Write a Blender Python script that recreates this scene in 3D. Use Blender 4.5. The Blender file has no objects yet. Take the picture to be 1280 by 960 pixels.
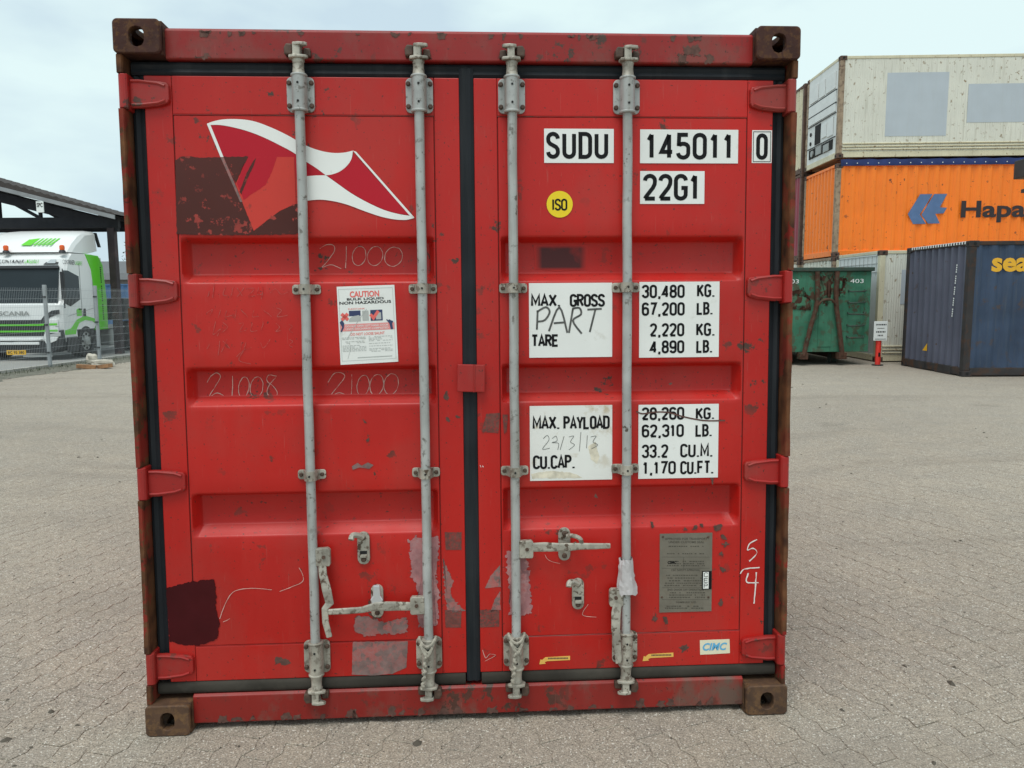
import bpy, math, random
from math import sin, cos, pi, radians as R
from mathutils import Vector, Matrix, noise as mnoise

SC = bpy.context.scene
COL = SC.collection
rnd = random.Random(7)

# ------------------------------------------------------------------ camera
CAM = (0.0103, -2.7577, 1.6280)
cd = bpy.data.cameras.new('camera')
cam = bpy.data.objects.new('camera', cd)
COL.objects.link(cam)
cam.location = CAM
cam.rotation_euler = (1.455186, 0.006555, -0.053319)
cd.sensor_width = 36.0
cd.lens = 27.0
cd.clip_start = 0.05
cd.clip_end = 3000
SC.camera = cam

# ------------------------------------------------------------------ sky, sun, exposure
SUN_EL, SUN_AZ = 68.0, 203.0          # degrees; azimuth clockwise from +Y
w = bpy.data.worlds.new('World')
SC.world = w
w.use_nodes = True
nt = w.node_tree
for n in list(nt.nodes):
    nt.nodes.remove(n)
wo = nt.nodes.new('ShaderNodeOutputWorld')
bg = nt.nodes.new('ShaderNodeBackground')
sky = nt.nodes.new('ShaderNodeTexSky')
sky.sky_type = 'NISHITA'
sky.sun_disc = False
sky.sun_elevation = R(SUN_EL)
sky.sun_rotation = R(SUN_AZ)
sky.dust_density = 2.5
sky.air_density = 1.0
tc = nt.nodes.new('ShaderNodeTexCoord')
mp = nt.nodes.new('ShaderNodeMapping')
mp.inputs['Scale'].default_value = (1.0, 1.0, 2.6)
mp.inputs['Location'].default_value = (0.3, 0.1, 0.0)
cn = nt.nodes.new('ShaderNodeTexNoise')
cn.inputs['Scale'].default_value = 2.6
cn.inputs['Detail'].default_value = 6
cn.inputs['Roughness'].default_value = 0.5
cr = nt.nodes.new('ShaderNodeValToRGB')
cr.color_ramp.elements[0].position = 0.38
cr.color_ramp.elements[0].color = (5.6, 7.0, 7.8, 1)
cr.color_ramp.elements[1].position = 0.57
cr.color_ramp.elements[1].color = (7.3, 8.9, 8.9, 1)
mx = nt.nodes.new('ShaderNodeMixRGB')
mx.inputs[0].default_value = 0.93
nt.links.new(tc.outputs['Generated'], mp.inputs[0])
nt.links.new(mp.outputs[0], cn.inputs['Vector'])
nt.links.new(cn.outputs['Fac'], cr.inputs[0])
nt.links.new(sky.outputs[0], mx.inputs[1])
nt.links.new(cr.outputs[0], mx.inputs[2])
nt.links.new(mx.outputs[0], bg.inputs[0])
bg.inputs[1].default_value = 0.088
nt.links.new(bg.outputs[0], wo.inputs[0])

sd = bpy.data.lights.new('sun', 'SUN')
sun = bpy.data.objects.new('sun', sd)
COL.objects.link(sun)
sd.energy = 1.5
sd.angle = R(28)
sd.color = (1.0, 0.97, 0.93)
_a, _e = R(SUN_AZ), R(SUN_EL)
_d = Vector((sin(_a) * cos(_e), cos(_a) * cos(_e), sin(_e)))
sun.rotation_euler = _d.to_track_quat('Z', 'Y').to_euler()
sun.location = (0, -5, 12)

SC.view_settings.view_transform = 'Standard'
SC.view_settings.look = 'None'
SC.view_settings.exposure = 0.35
SC.view_settings.gamma = 1.0
SC.view_settings.use_curve_mapping = False
SC.cycles.max_bounces = 6
SC.cycles.use_denoising = True


# ------------------------------------------------------------------ materials
def srgb(r, g, b):
    def f(c):
        c /= 255.0
        return c / 12.92 if c <= .04045 else ((c + .055) / 1.055) ** 2.4
    return (f(r), f(g), f(b), 1)


class NT:
    """small wrapper for building node trees"""
    def __init__(self, name):
        m = bpy.data.materials.new(name)
        m.use_nodes = True
        self.m = m
        self.t = m.node_tree
        self.b = [n for n in self.t.nodes if n.type == 'BSDF_PRINCIPLED'][0]
        self.co = self.t.nodes.new('ShaderNodeTexCoord').outputs['Object']

    def node(self, typ, **kw):
        n = self.t.nodes.new(typ)
        for k, v in kw.items():
            setattr(n, k, v)
        return n

    def link(self, a, b):
        self.t.links.new(a, b)

    def noise(self, scale, detail=4, rough=.55, stretch=None, off=(0, 0, 0), dist=0):
        n = self.node('ShaderNodeTexNoise')
        n.inputs['Scale'].default_value = scale
        n.inputs['Detail'].default_value = detail
        n.inputs['Roughness'].default_value = rough
        n.inputs['Distortion'].default_value = dist
        mpn = self.node('ShaderNodeMapping')
        mpn.inputs['Scale'].default_value = stretch or (1, 1, 1)
        mpn.inputs['Location'].default_value = off
        self.link(self.co, mpn.inputs[0])
        self.link(mpn.outputs[0], n.inputs['Vector'])
        return n.outputs['Fac']

    def ramp(self, fac, a, b, ca=(0, 0, 0, 1), cb=(1, 1, 1, 1)):
        r = self.node('ShaderNodeValToRGB')
        r.color_ramp.elements[0].position = a
        r.color_ramp.elements[1].position = b
        r.color_ramp.elements[0].color = ca
        r.color_ramp.elements[1].color = cb
        self.link(fac, r.inputs[0])
        return r.outputs[0]

    def mix(self, fac, a, b, mode='MIX'):
        n = self.node('ShaderNodeMixRGB', blend_type=mode)
        for i, v in ((0, fac), (1, a), (2, b)):
            if hasattr(v, 'is_linked') or isinstance(v, bpy.types.NodeSocket):
                self.link(v, n.inputs[i])
            else:
                n.inputs[i].default_value = v
        return n.outputs[0]

    def mul(self, a, b):
        n = self.node('ShaderNodeMath', operation='MULTIPLY')
        for i, v in ((0, a), (1, b)):
            if isinstance(v, bpy.types.NodeSocket):
                self.link(v, n.inputs[i])
            else:
                n.inputs[i].default_value = v
        return n.outputs[0]

    def bump(self, h, strength=.3, dist=.002):
        n = self.node('ShaderNodeBump')
        n.inputs['Strength'].default_value = strength
        n.inputs['Distance'].default_value = dist
        self.link(h, n.inputs['Height'])
        self.link(n.outputs[0], self.b.inputs['Normal'])

    def done(self, col, rough, metal=0.0, spec=None):
        for key, v in (('Base Color', col), ('Roughness', rough), ('Metallic', metal)):
            s = self.b.inputs[key]
            if isinstance(v, bpy.types.NodeSocket):
                self.link(v, s)
            else:
                s.default_value = v
        if spec is not None:
            self.b.inputs['Specular IOR Level'].default_value = spec
        return self.m


def scaled(c, k):
    return (c[0] * k, c[1] * k, c[2] * k, 1)


def worn(name, col, rough=.5, metal=0.0, var=.18, vs=2.5, fade=None, rust=None, rs=18, thr=.66, soft=.04,
         rust2=None, streak=0.0, dirt=(.10, .085, .065, 1), bump=.15, bs=60, spec=None, off=(0, 0, 0)):
    """painted or bare surface: slow tone drift, vertical grime, chips down to rust"""
    n = NT(name)
    base = n.mix(n.ramp(n.noise(vs, 5, off=off), .3, .72), scaled(col, 1 - var), fade or scaled(col, 1 + var))
    if streak:
        st = n.ramp(n.noise(1.0, 5, .6, (26, 26, 1.3), off), .52, .78)
        base = n.mix(n.mul(st, streak), base, dirt)
    if rust:
        big = n.ramp(n.noise(rs * .16, 3, off=off), .38, .62)
        m1 = n.ramp(n.noise(rs, 7, .62, off=off), thr, thr + soft)
        m1 = n.mul(m1, n.ramp(big, 0, 1, (.25, .25, .25, 1), (1, 1, 1, 1)))
        rc = n.mix(n.noise(rs * 3, 4), rust, rust2 or scaled(rust, .45))
        base = n.mix(m1, base, rc)
    fine = n.noise(bs, 5, .6)
    n.bump(fine, bump, .002)
    rr = n.ramp(n.noise(vs * 4, 5), .25, .8, (max(rough - .1, .05),) * 3 + (1,), (min(rough + .14, 1),) * 3 + (1,))
    return n.done(base, rr, metal, spec)


def flat(name, col, rough=.5, metal=0.0, var=.06, vs=8, spec=None):
    n = NT(name)
    base = n.mix(n.noise(vs, 4), scaled(col, 1 - var), scaled(col, 1 + var))
    return n.done(base, rough, metal, spec)


RUST = (.12, .045, .02, 1)
RUSTD = (.035, .016, .010, 1)
M = {}


def red_paint(name, col, grime, chips, off=(0, 0, 0)):
    n = NT(name)
    drift = n.ramp(n.noise(1.1, 5, .5, off=off), .3, .72)
    base = n.mix(drift, scaled(col, .80), (col[0] * 1.10, col[1] * 1.35, col[2] * 1.4, 1))
    # chalky fading in vertical runs
    run = n.ramp(n.noise(1.0, 5, .6, (9, 9, .8), off), .5, .8)
    base = n.mix(n.mul(run, .28), base, (col[0] * .98, col[1] * 4.5, col[2] * 5.5, 1))
    # road film
    film = n.ramp(n.noise(2.7, 7, .66, (1, 1, .8), off), .47, .60)
    base = n.mix(n.mul(film, grime), base, (.13, .085, .065, 1))
    # small dark specks and chips
    sp = n.ramp(n.noise(85, 3, .5, off=off), .67, .69)
    base = n.mix(n.mul(sp, .8), base, (.05, .02, .015, 1))
    ch = n.ramp(n.noise(13, 8, .66, off=off), chips, chips + .02)
    cb = n.ramp(n.noise(1.9, 2, off=off), .42, .6)
    base = n.mix(n.mul(ch, cb), base, n.mix(n.noise(60, 3), (.10, .05, .035, 1), (.035, .018, .013, 1)))
    # hairline scratches
    sc_ = n.ramp(n.noise(1.0, 3, .5, (240, 40, 9.0), off), .70, .72)
    base = n.mix(n.mul(sc_, .25), base, (.42, .16, .13, 1))
    n.bump(n.noise(34, 4, .55), .10, .002)
    rr = n.ramp(n.noise(5, 5), .25, .8, (.34,) * 3 + (1,), (.54,) * 3 + (1,))
    return n.done(base, rr, 0, .40)


RED = (.515, .009, .005, 1)
M['red'] = red_paint('red_container_paint', RED, .12, .615)
M['red_frame'] = red_paint('shaded_red_frame_paint', (.30, .012, .010, 1), .45, .575, (3, 1, 2))  # darker base red paints in the shade on the header and frame
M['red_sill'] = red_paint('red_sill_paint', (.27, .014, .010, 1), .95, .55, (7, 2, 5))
M['red_hinge'] = red_paint('red_hinge_paint', (.38, .014, .011, 1), .3, .585, (1, 5, 2))
M['post'] = worn('rusty_post_paint', (.085, .032, .018, 1), .75, spec=.25, var=.55, vs=14, fade=(.19, .078, .032, 1), rust=(.30, .022, .016, 1), rust2=(.20, .016, .012, 1),
                 rs=9, thr=.50, soft=.03, streak=.45, dirt=(.028, .014, .010, 1), bump=.8, bs=35)
M['casting'] = worn('rusted_cast_steel', (.060, .024, .018, 1), .75, spec=.25, var=.35, vs=9, rust=(.19, .085, .030, 1),
                    rust2=(.03, .016, .011, 1), rs=34, thr=.49, soft=.06, bump=1, bs=45)
M['casting_low'] = worn('rusted_cast_steel_bright', (.085, .042, .022, 1), .75, var=.35, vs=9, rust=(.26, .13, .045, 1),
                        rust2=(.05, .026, .015, 1), rs=34, thr=.48, soft=.06, bump=1, bs=45)
M['rubber'] = worn('black_door_rubber', (.016, .019, .023, 1), .6, spec=.2, var=.3, vs=5, streak=.18, dirt=(.10, .10, .095, 1), bump=.2)
M['rubber_dusty'] = worn('dusty_door_rubber', (.046, .041, .034, 1), .85, spec=.12, var=.4, vs=4, rust=(.11, .095, .075, 1),
                         rust2=(.03, .03, .03, 1), rs=10, thr=.55, soft=.15, bump=.3)
M['galv'] = worn('galvanised_rod_steel', (.40, .405, .39, 1), .5, .12, var=.22, vs=7, rust=(.13, .11, .085, 1),
                 rust2=(.05, .04, .03, 1), rs=40, thr=.58, soft=.07, streak=.9, dirt=(.22, .20, .16, 1), bump=.35)
M['galv_dirty'] = worn('painted_lock_steel', (.41, .38, .32, 1), .52, .22, var=.34, vs=14, rust=(.12, .075, .045, 1),
                       rust2=(.05, .035, .025, 1), rs=46, thr=.525, soft=.07, streak=.6, bump=.5)
M['bolt'] = worn('rusty_bolt_steel', (.085, .05, .035, 1), .65, .1, var=.4, vs=40, bump=.5)
M['hole'] = flat('dark_drill_hole', (.01, .01, .01, 1), .9)
M['groove'] = flat('dark_seam_red', (.05, .014, .012, 1), .8)  # dark red strip along the door's vertical seams
M['sticker'] = worn('white_vinyl', (.80, .80, .77, 1), .42, var=.04, vs=5, rust=(.62, .60, .54, 1), rust2=(.5, .47, .4, 1),
                    rs=14, thr=.62, soft=.12, bump=.03)
M['sticker_torn'] = worn('white_vinyl_stained', (.78, .77, .73, 1), .5, var=.05, vs=5, rust=(.60, .52, .36, 1),
                         rust2=(.42, .33, .22, 1), rs=12, thr=.56, soft=.10, bump=.1)
M['ink'] = flat('black_vinyl', (.009, .009, .010, 1), .5, spec=.15)
M['chalk'] = worn('white_chalk', (.62, .40, .35, 1), .9, spec=.2, var=.2, vs=30, rust=(.54, .06, .045, 1), rust2=(.54, .03, .02, 1), rs=70, thr=.58, soft=.08)
M['chalk_faint'] = worn('faint_chalk', (.44, .10, .085, 1), .8, rust=(.5, .03, .025, 1), rs=60, thr=.5)
M['marker'] = worn('grey_marker', (.09, .09, .085, 1), .7, var=.5, vs=60)
M['white_paint'] = flat('white_paint_mark', (.80, .74, .70, 1), .6)
M['emblem_white'] = worn('emblem_white_film', (.82, .82, .79, 1), .4, var=.03, rust=(.65, .6, .55, 1), rs=40, thr=.68)
M['emblem_red'] = worn('emblem_crimson_film', (.47, .008, .022, 1), .4, var=.05, bump=.02, spec=.25)
M['emblem_faded'] = worn('emblem_bright_red', (.60, .050, .036, 1), .5, spec=.25, var=.10, rust=(.2, .06, .05, 1), rs=30, thr=.62)
M['patch_brown'] = worn('old_brown_paint', (.085, .026, .022, 1), .7, spec=.2, var=.15, vs=4, rust=(.52, .075, .06, 1),
                        rust2=(.40, .06, .05, 1), rs=30, thr=.585, soft=.02, bump=.1)
M['patch_maroon'] = worn('fresh_maroon_paint', (.050, .002, .004, 1), .45, var=.2, vs=6, bump=.1, spec=.2)
def smear_mat():
    n = NT('dark_red_smear')
    g = n.node('ShaderNodeTexCoord').outputs['Generated']
    sep = n.node('ShaderNodeSeparateXYZ')
    n.link(g, sep.inputs[0])
    m = None
    for k in (0, 2):
        pp = n.node('ShaderNodeMath', operation='PINGPONG')
        n.link(sep.outputs[k], pp.inputs[0])
        pp.inputs[1].default_value = .5
        e = n.ramp(pp.outputs[0], .02, .16)
        m = e if m is None else n.mul(m, e)
    m = n.mul(m, n.ramp(n.noise(9, 4, .5), .15, .42))
    return n.done(n.mix(m, (.52, .012, .006, 1), (.075, .007, .008, 1)), .45, 0, .4)


M['smear'] = smear_mat()
M['residue'] = worn('tape_residue', (.20, .125, .115, 1), .7, var=.35, vs=26, rust=(.52, .03, .02, 1), rust2=(.36, .22, .21, 1),
                    rs=30, thr=.47, soft=.06, bump=.4)
M['residue_pink'] = worn('pale_tape_residue', (.34, .15, .155, 1), .6, var=.3, vs=20, rust=(.50, .40, .40, 1), rust2=(.5, .05, .04, 1),
                         rs=26, thr=.47, soft=.08, bump=.4)
M['hatch'] = worn('dark_grip_mark', (.15, .05, .04, 1), .8, var=.3, vs=60, rust=(.42, .035, .03, 1), rs=120, thr=.52)
M['chip'] = worn('chipped_bare_primer', (.11, .05, .038, 1), .8, var=.4, vs=50)
M['yellow'] = flat('yellow_vinyl', (.85, .62, .005, 1), .4)
M['arrow'] = flat('orange_arrow_vinyl', (.80, .46, .10, 1), .5)
M['plate'] = worn('weathered_data_plate', (.20, .18, .145, 1), .45, .35, var=.14, vs=12, rust=(.26, .22, .15, 1), rust2=(.13, .10, .07, 1),
                  rs=18, thr=.58, soft=.1)
M['plate_ink'] = flat('etched_plate_letters', (.075, .065, .05, 1), .6)
M['pink'] = flat('pink_print', (.78, .27, .26, 1), .5)
M['redprint'] = flat('red_print', (.80, .14, .12, 1), .5)
M['navy'] = flat('navy_print', (.03, .045, .12, 1), .5)
M['greyprint'] = flat('grey_print', (.45, .46, .44, 1), .5)
M['blueprint'] = flat('blue_print', (.12, .42, .68, 1), .5)
M['rope'] = worn('frayed_rope', (.36, .33, .27, 1), .9, var=.4, vs=60, bump=.8, bs=200)
M['plastic'] = flat('crumpled_white_plastic', (.50, .47, .47, 1), .3, var=.3, vs=25)
M['interior'] = flat('dark_container_steel', (.08, .02, .018, 1), .8)  # plain dark red for the floor and door lining


def ground_mat(name, sandy=0.0):
    n = NT(name)
    geo = n.node('ShaderNodeNewGeometry')
    n.co = geo.outputs['Position']
    big = n.ramp(n.noise(.22, 5, .6), .3, .7)
    mid = n.ramp(n.noise(2.2, 5, .6), .3, .72)
    base = n.mix(big, (.308, .256, .200, 1), (.388, .328, .257, 1))
    base = n.mix(n.mul(mid, .5), base, (.255, .228, .196, 1))
    gm = n.noise(38, 4, .7, (.7, 1, 1))
    base = n.mix(1.0, base, n.ramp(gm, .32, .68, (.80, .80, .80, 1), (1.18, 1.18, 1.18, 1)), 'MULTIPLY')
    ob = n.node('ShaderNodeObjectInfo')
    base = n.mix(n.mul(ob.outputs['Random'], .16), base, (.22, .20, .185, 1))
    # mineral grains
    g1 = n.noise(150, 3, .7)
    base = n.mix(n.ramp(g1, .35, .65), scaled((.60, .60, .60, 1), 1), (1.30, 1.30, 1.30, 1), 'MULTIPLY') if False else \
        n.mix(1.0, base, n.ramp(g1, .30, .70, (.40, .40, .40, 1), (1.60, 1.60, 1.60, 1)), 'MULTIPLY')
    g2 = n.ramp(n.noise(105, 2, .5, off=(4, 7, 1)), .63, .66)
    base = n.mix(n.mul(g2, .8), base, (.72, .68, .60, 1))
    g3 = n.ramp(n.noise(85, 2, .5, off=(9, 3, 2)), .675, .69)
    base = n.mix(n.mul(g3, .85), base, (.045, .040, .036, 1))
    # worn tracks running across the yard
    tr = n.ramp(n.noise(1.0, 6, .68, (.16, 1.3, 1), dist=.6), .52, .66)
    base = n.mix(n.mul(tr, .38), base, (.20, .165, .132, 1))
    oil = n.ramp(n.noise(.75, 5, .6, off=(5, 2, 0)), .64, .72)
    base = n.mix(n.mul(oil, .35), base, (.12, .105, .09, 1))
    n.bump(n.noise(130, 4, .7), .55, .004)
    return n.done(base, .86, 0, .3)


M['ground'] = ground_mat('dusty_yard_surface')
M['verge'] = worn('gravel_verge', (.13, .125, .095, 1), .95, var=.3, vs=3, rust=(.34, .31, .26, 1), rust2=(.07, .07, .05, 1), rs=9, thr=.48, soft=.2, bump=1, bs=25)
M['asphalt'] = worn('pale_yard_asphalt', (.30, .29, .27, 1), .9, var=.15, vs=.6, rust=(.2, .19, .18, 1), rs=4, thr=.55, soft=.2, bump=.5, bs=40)
M['kerb'] = worn('concrete_kerb', (.42, .40, .36, 1), .85, var=.2, vs=3, bump=.5)
M['orange'] = worn('orange_container_paint', (.96, .215, .012, 1), .5, var=.06, vs=1.2, rust=(.20, .06, .02, 1), rust2=(.08, .03, .015, 1), rs=8,
                   thr=.632, soft=.02, streak=.30, dirt=(.35, .10, .03, 1))
M['blue'] = worn('blue_container_paint', (.042, .066, .115, 1), .5, spec=.3, var=.3, vs=1.3, rust=(.11, .07, .05, 1), rust2=(.06, .045, .04, 1), rs=4,
                 thr=.575, soft=.05, streak=.45, dirt=(.095, .105, .115, 1))
M['blue_end'] = worn('pale_blue_end_paint', (.10, .105, .145, 1), .55, spec=.3, var=.15, vs=1.5, rust=(.10, .06, .04, 1), rust2=(.05, .035, .03, 1), rs=6,  # end walls get a paler, greyer blue than the long sides
                     thr=.63, soft=.04, streak=.4, dirt=(.07, .075, .10, 1))
M['blue_frame'] = worn('rusty_dark_frame', (.042, .038, .038, 1), .7, spec=.25, var=.3, vs=3, rust=(.12, .058, .032, 1), rs=5, thr=.50, soft=.08)
M['cream'] = worn('reefer_cream_wall', (.70, .685, .60, 1), .5, var=.06, vs=1.4, rust=(.34, .25, .14, 1), rust2=(.2, .13, .07, 1), rs=9, thr=.60, soft=.03,
                  streak=.62, dirt=(.36, .33, .25, 1))
M['cream_rail'] = worn('reefer_cream_rail', (.66, .60, .43, 1), .5, var=.1, vs=3, rust=(.32, .17, .06, 1), rust2=(.14, .08, .05, 1), rs=12, thr=.60, soft=.05, streak=.3, dirt=(.3, .22, .12, 1))
M['patch_grey'] = worn('grey_cover_paint', (.47, .515, .56, 1), .55, var=.05, vs=2, streak=.25, dirt=(.42, .43, .42, 1))
M['white_unit'] = worn('white_reefer_unit', (.72, .73, .72, 1), .5, var=.06, vs=3, rust=(.4, .36, .3, 1), rs=10, thr=.68)
M['rust_frame'] = worn('rust_streaked_frame', (.34, .25, .17, 1), .7, var=.3, vs=3, rust=(.11, .055, .03, 1), rust2=(.05, .03, .02, 1), rs=9, thr=.48, soft=.12)
M['brown_frame'] = worn('rusted_brown_frame', (.12, .065, .045, 1), .7, var=.3, vs=3, rust=(.05, .03, .022, 1), rs=12, thr=.5, soft=.1)
M['plum'] = worn('plum_container_paint', (.28, .045, .070, 1), .5, var=.12, vs=2, streak=.3, dirt=(.18, .06, .07, 1))
M['tarp'] = worn('blue_tarpaulin', (.026, .042, .14, 1), .6, spec=.2, var=.3, vs=3)
M['logo_blue'] = worn('blue_logo_paint', (.085, .16, .33, 1), .5, var=.12, vs=4, streak=.3, dirt=(.16, .22, .36, 1))
M['logo_dark'] = flat('dark_logo_paint', (.025, .018, .022, 1), .5)
M['logo_yellow'] = flat('amber_logo_paint', (.80, .42, .02, 1), .5)
M['green_bin'] = worn('green_skip_paint', (.034, .155, .092, 1), .65, spec=.25, var=.25, vs=2, fade=(.075, .235, .15, 1), rust=(.13, .055, .03, 1), rust2=(.045, .024, .018, 1),
                      rs=5.0, thr=.53, soft=.03, streak=.5, dirt=(.03, .07, .045, 1), bump=.4)
M['bin_rust'] = worn('rusted_skip_steel', (.085, .042, .028, 1), .8, spec=.2, var=.4, vs=8, rust=(.075, .15, .10, 1), rust2=(.04, .03, .02, 1), rs=9, thr=.52, soft=.08, bump=.6)
M['bin_patch'] = worn('peeled_skip_paint', (.075, .036, .024, 1), .8, spec=.2, var=.4, vs=6, rust=(.05, .19, .11, 1), rust2=(.08, .24, .15, 1), rs=7, thr=.50, soft=.03, bump=.6)
M['bin_rim'] = worn('dark_skip_rim', (.030, .055, .040, 1), .65, var=.3, vs=5, rust=(.08, .04, .025, 1), rs=12, thr=.55, soft=.06)
M['signred'] = flat('red_bollard_paint', (.75, .035, .022, 1), .5)
M['signwhite'] = flat('white_sign_face', (.80, .82, .80, 1), .5)
M['black_steel'] = worn('black_crane_steel', (.030, .030, .031, 1), .55, var=.3, vs=4)
M['tyre'] = worn('tyre_rubber', (.020, .020, .021, 1), .8, var=.3, vs=10, bump=.4)
M['truck_white'] = flat('white_truck_paint', (.80, .81, .80, 1), .22, var=.02, vs=2)
M['truck_green'] = flat('lime_truck_paint', (.13, .62, .025, 1), .3, var=.03)
M['truck_glass'] = flat('dark_windscreen', (.022, .030, .034, 1), .06, var=.3, vs=1.5, spec=.28)
M['truck_dark'] = flat('black_truck_plastic', (.022, .024, .027, 1), .55)
M['truck_grey'] = flat('grey_truck_steel', (.33, .34, .33, 1), .5, .3)
M['amber'] = flat('amber_beacon', (.85, .13, .02, 1), .25)
M['lamp'] = flat('headlamp_lens', (.55, .57, .58, 1), .1, .4)
M['numplate'] = flat('amber_number_plate', (.80, .45, .02, 1), .5)
M['fence'] = worn('galvanised_fence_post', (.36, .38, .39, 1), .5, .3, var=.12, vs=4)
M['wire'] = flat('galvanised_wire', (.42, .44, .45, 1), .5, .2)
M['shed_dark'] = worn('dark_shed_timber', (.014, .015, .020, 1), .8, var=.3, vs=2)
M['shed_roof'] = worn('weathered_roof_sheet', (.060, .050, .046, 1), .85, var=.3, vs=4)
M['shed_trim'] = worn('pale_barge_rail', (.26, .27, .28, 1), .7, var=.15, vs=3)
M['shed_post'] = worn('dark_rusty_post', (.035, .022, .026, 1), .7, var=.4, vs=3, rust=(.16, .09, .085, 1), rs=3, thr=.55, soft=.08)
M['house'] = flat('grey_far_wall', (.20, .19, .185, 1), .8, var=.15)
M['house_roof'] = flat('slate_far_roof', (.13, .135, .14, 1), .8, var=.15)
M['far_blue'] = worn('far_blue_paint', (.05, .13, .27, 1), .6, var=.15)
M['bark'] = flat('bare_twig_bark', (.12, .10, .09, 1), .9, var=.3)
M['leaf'] = flat('dull_evergreen_leaf', (.05, .065, .03, 1), .8, var=.3)
M['timber'] = worn('broken_timber', (.30, .16, .08, 1), .9, var=.35, vs=10, bump=.6)
M['rubble'] = worn('concrete_rubble', (.48, .44, .37, 1), .95, var=.25, vs=8, bump=.8, bs=30)


# ------------------------------------------------------------------ mesh helpers
class MB:
    def __init__(self):
        self.v, self.f = [], []

    def add(self, vs, fs):
        o = len(self.v)
        self.v += [tuple(p) for p in vs]
        self.f += [tuple(i + o for i in q) for q in fs]
        return self

    def box(self, x0, x1, y0, y1, z0, z1):
        x0, x1 = min(x0, x1), max(x0, x1)
        y0, y1 = min(y0, y1), max(y0, y1)
        z0, z1 = min(z0, z1), max(z0, z1)
        return self.add([(x0, y0, z0), (x1, y0, z0), (x1, y1, z0), (x0, y1, z0), (x0, y0, z1), (x1, y0, z1), (x1, y1, z1), (x0, y1, z1)],
                        [(0, 3, 2, 1), (4, 5, 6, 7), (0, 1, 5, 4), (1, 2, 6, 5), (2, 3, 7, 6), (3, 0, 4, 7)])

    def prism(self, pts, y0, y1, axis='y'):
        """extrude a 2-D outline. axis y: pts are (x,z); axis x: (y,z); axis z: (x,y)"""
        n = len(pts)
        ar = sum(pts[i][0] * pts[(i + 1) % n][1] - pts[(i + 1) % n][0] * pts[i][1] for i in range(n))
        if ar < 0:
            pts = list(reversed(pts))

        def mk(p, d):
            return {'y': (p[0], d, p[1]), 'x': (d, p[0], p[1]), 'z': (p[0], p[1], d)}[axis]
        a, b = (y0, y1) if axis != 'y' else (y1, y0)
        vs = [mk(p, a) for p in pts] + [mk(p, b) for p in pts]
        fs = [tuple(reversed(range(n))), tuple(range(n, 2 * n))]
        fs += [(i, (i + 1) % n, n + (i + 1) % n, n + i) for i in range(n)]
        return self.add(vs, fs)

    def tube(self, pts, r, n=8, cap=True):
        pts = [Vector(p) for p in pts]
        rs = r if isinstance(r, (list, tuple)) else [r] * len(pts)
        rings = []
        prev = None
        for i, p in enumerate(pts):
            t = (pts[min(i + 1, len(pts) - 1)] - pts[max(i - 1, 0)]).normalized()
            if prev is None:
                a = Vector((0, 0, 1)) if abs(t.z) < .9 else Vector((0, 1, 0))
                u = t.cross(a).normalized()
            else:
                u = (prev - t * prev.dot(t)).normalized()
            prev = u
            vv = t.cross(u)
            rings.append([p + (u * cos(2 * pi * k / n) + vv * sin(2 * pi * k / n)) * rs[i] for k in range(n)])
        o = [q for rg in rings for q in rg]
        fs = []
        for i in range(len(rings) - 1):
            for k in range(n):
                a, b = i * n + k, i * n + (k + 1) % n
                fs.append((a, b, b + n, a + n))
        if cap:
            fs.append(tuple(reversed(range(n))))
            fs.append(tuple(range((len(rings) - 1) * n, len(rings) * n)))
        return self.add(o, fs)

    def cyl(self, c, r, h, axis='z', n=16):
        d = {'x': Vector((1, 0, 0)), 'y': Vector((0, 1, 0)), 'z': Vector((0, 0, 1))}[axis] * (h / 2)
        c = Vector(c)
        return self.tube([c - d, c + d], r, n)

    def lathe(self, cx, cy, prof, n=16):
        """profile [(r, z)] about a vertical axis"""
        return self.tube([(cx, cy, z) for r_, z in prof], [max(r_, 1e-4) for r_, z in prof], n)

    def build(self, name, mat, parent=None, smooth=False, bevel=0, seg=2, loc=None, ang=40):
        me = bpy.data.meshes.new(name)
        me.from_pydata([tuple(p) for p in self.v], [], self.f)
        me.materials.append(M[mat] if isinstance(mat, str) else mat)
        if smooth:
            me.polygons.foreach_set('use_smooth', [True] * len(me.polygons))
            try:
                me.set_sharp_from_angle(angle=R(ang))
            except Exception:
                pass
        me.update()
        o = bpy.data.objects.new(name, me)
        COL.objects.link(o)
        if parent:
            o.parent = parent
        if loc:
            o.location = loc
        if bevel:
            b = o.modifiers.new('bevel', 'BEVEL')
            b.width = bevel
            b.segments = seg
            b.limit_method = 'ANGLE'
            b.angle_limit = R(35)
        return o


def empty(name, loc=(0, 0, 0), rot=(0, 0, 0), label=None, cat=None, group=None):
    o = bpy.data.objects.new(name, None)
    COL.objects.link(o)
    o.location = loc
    o.rotation_euler = rot
    tag(o, label, cat, group)
    return o


def tag(o, label=None, cat=None, group=None, kind=None):
    if label:
        o['label'] = label
    if cat:
        o['category'] = cat
    if group:
        o['group'] = group
    if kind:
        o['kind'] = kind
    return o


def smooth_path(pts, k=5):
    out = []
    n = len(pts)
    for i in range(n - 1):
        p0, p1, p2, p3 = pts[max(i - 1, 0)], pts[i], pts[i + 1], pts[min(i + 2, n - 1)]
        for j in range(k):
            t = j / k
            out.append(tuple(.5 * (2 * b + (c - a) * t + (2 * a - 5 * b + 4 * c - d) * t * t + (3 * b - a - 3 * c + d) * t ** 3)
                             for a, b, c, d in zip(p0, p1, p2, p3)))
    out.append(tuple(pts[-1]))
    return out


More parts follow.
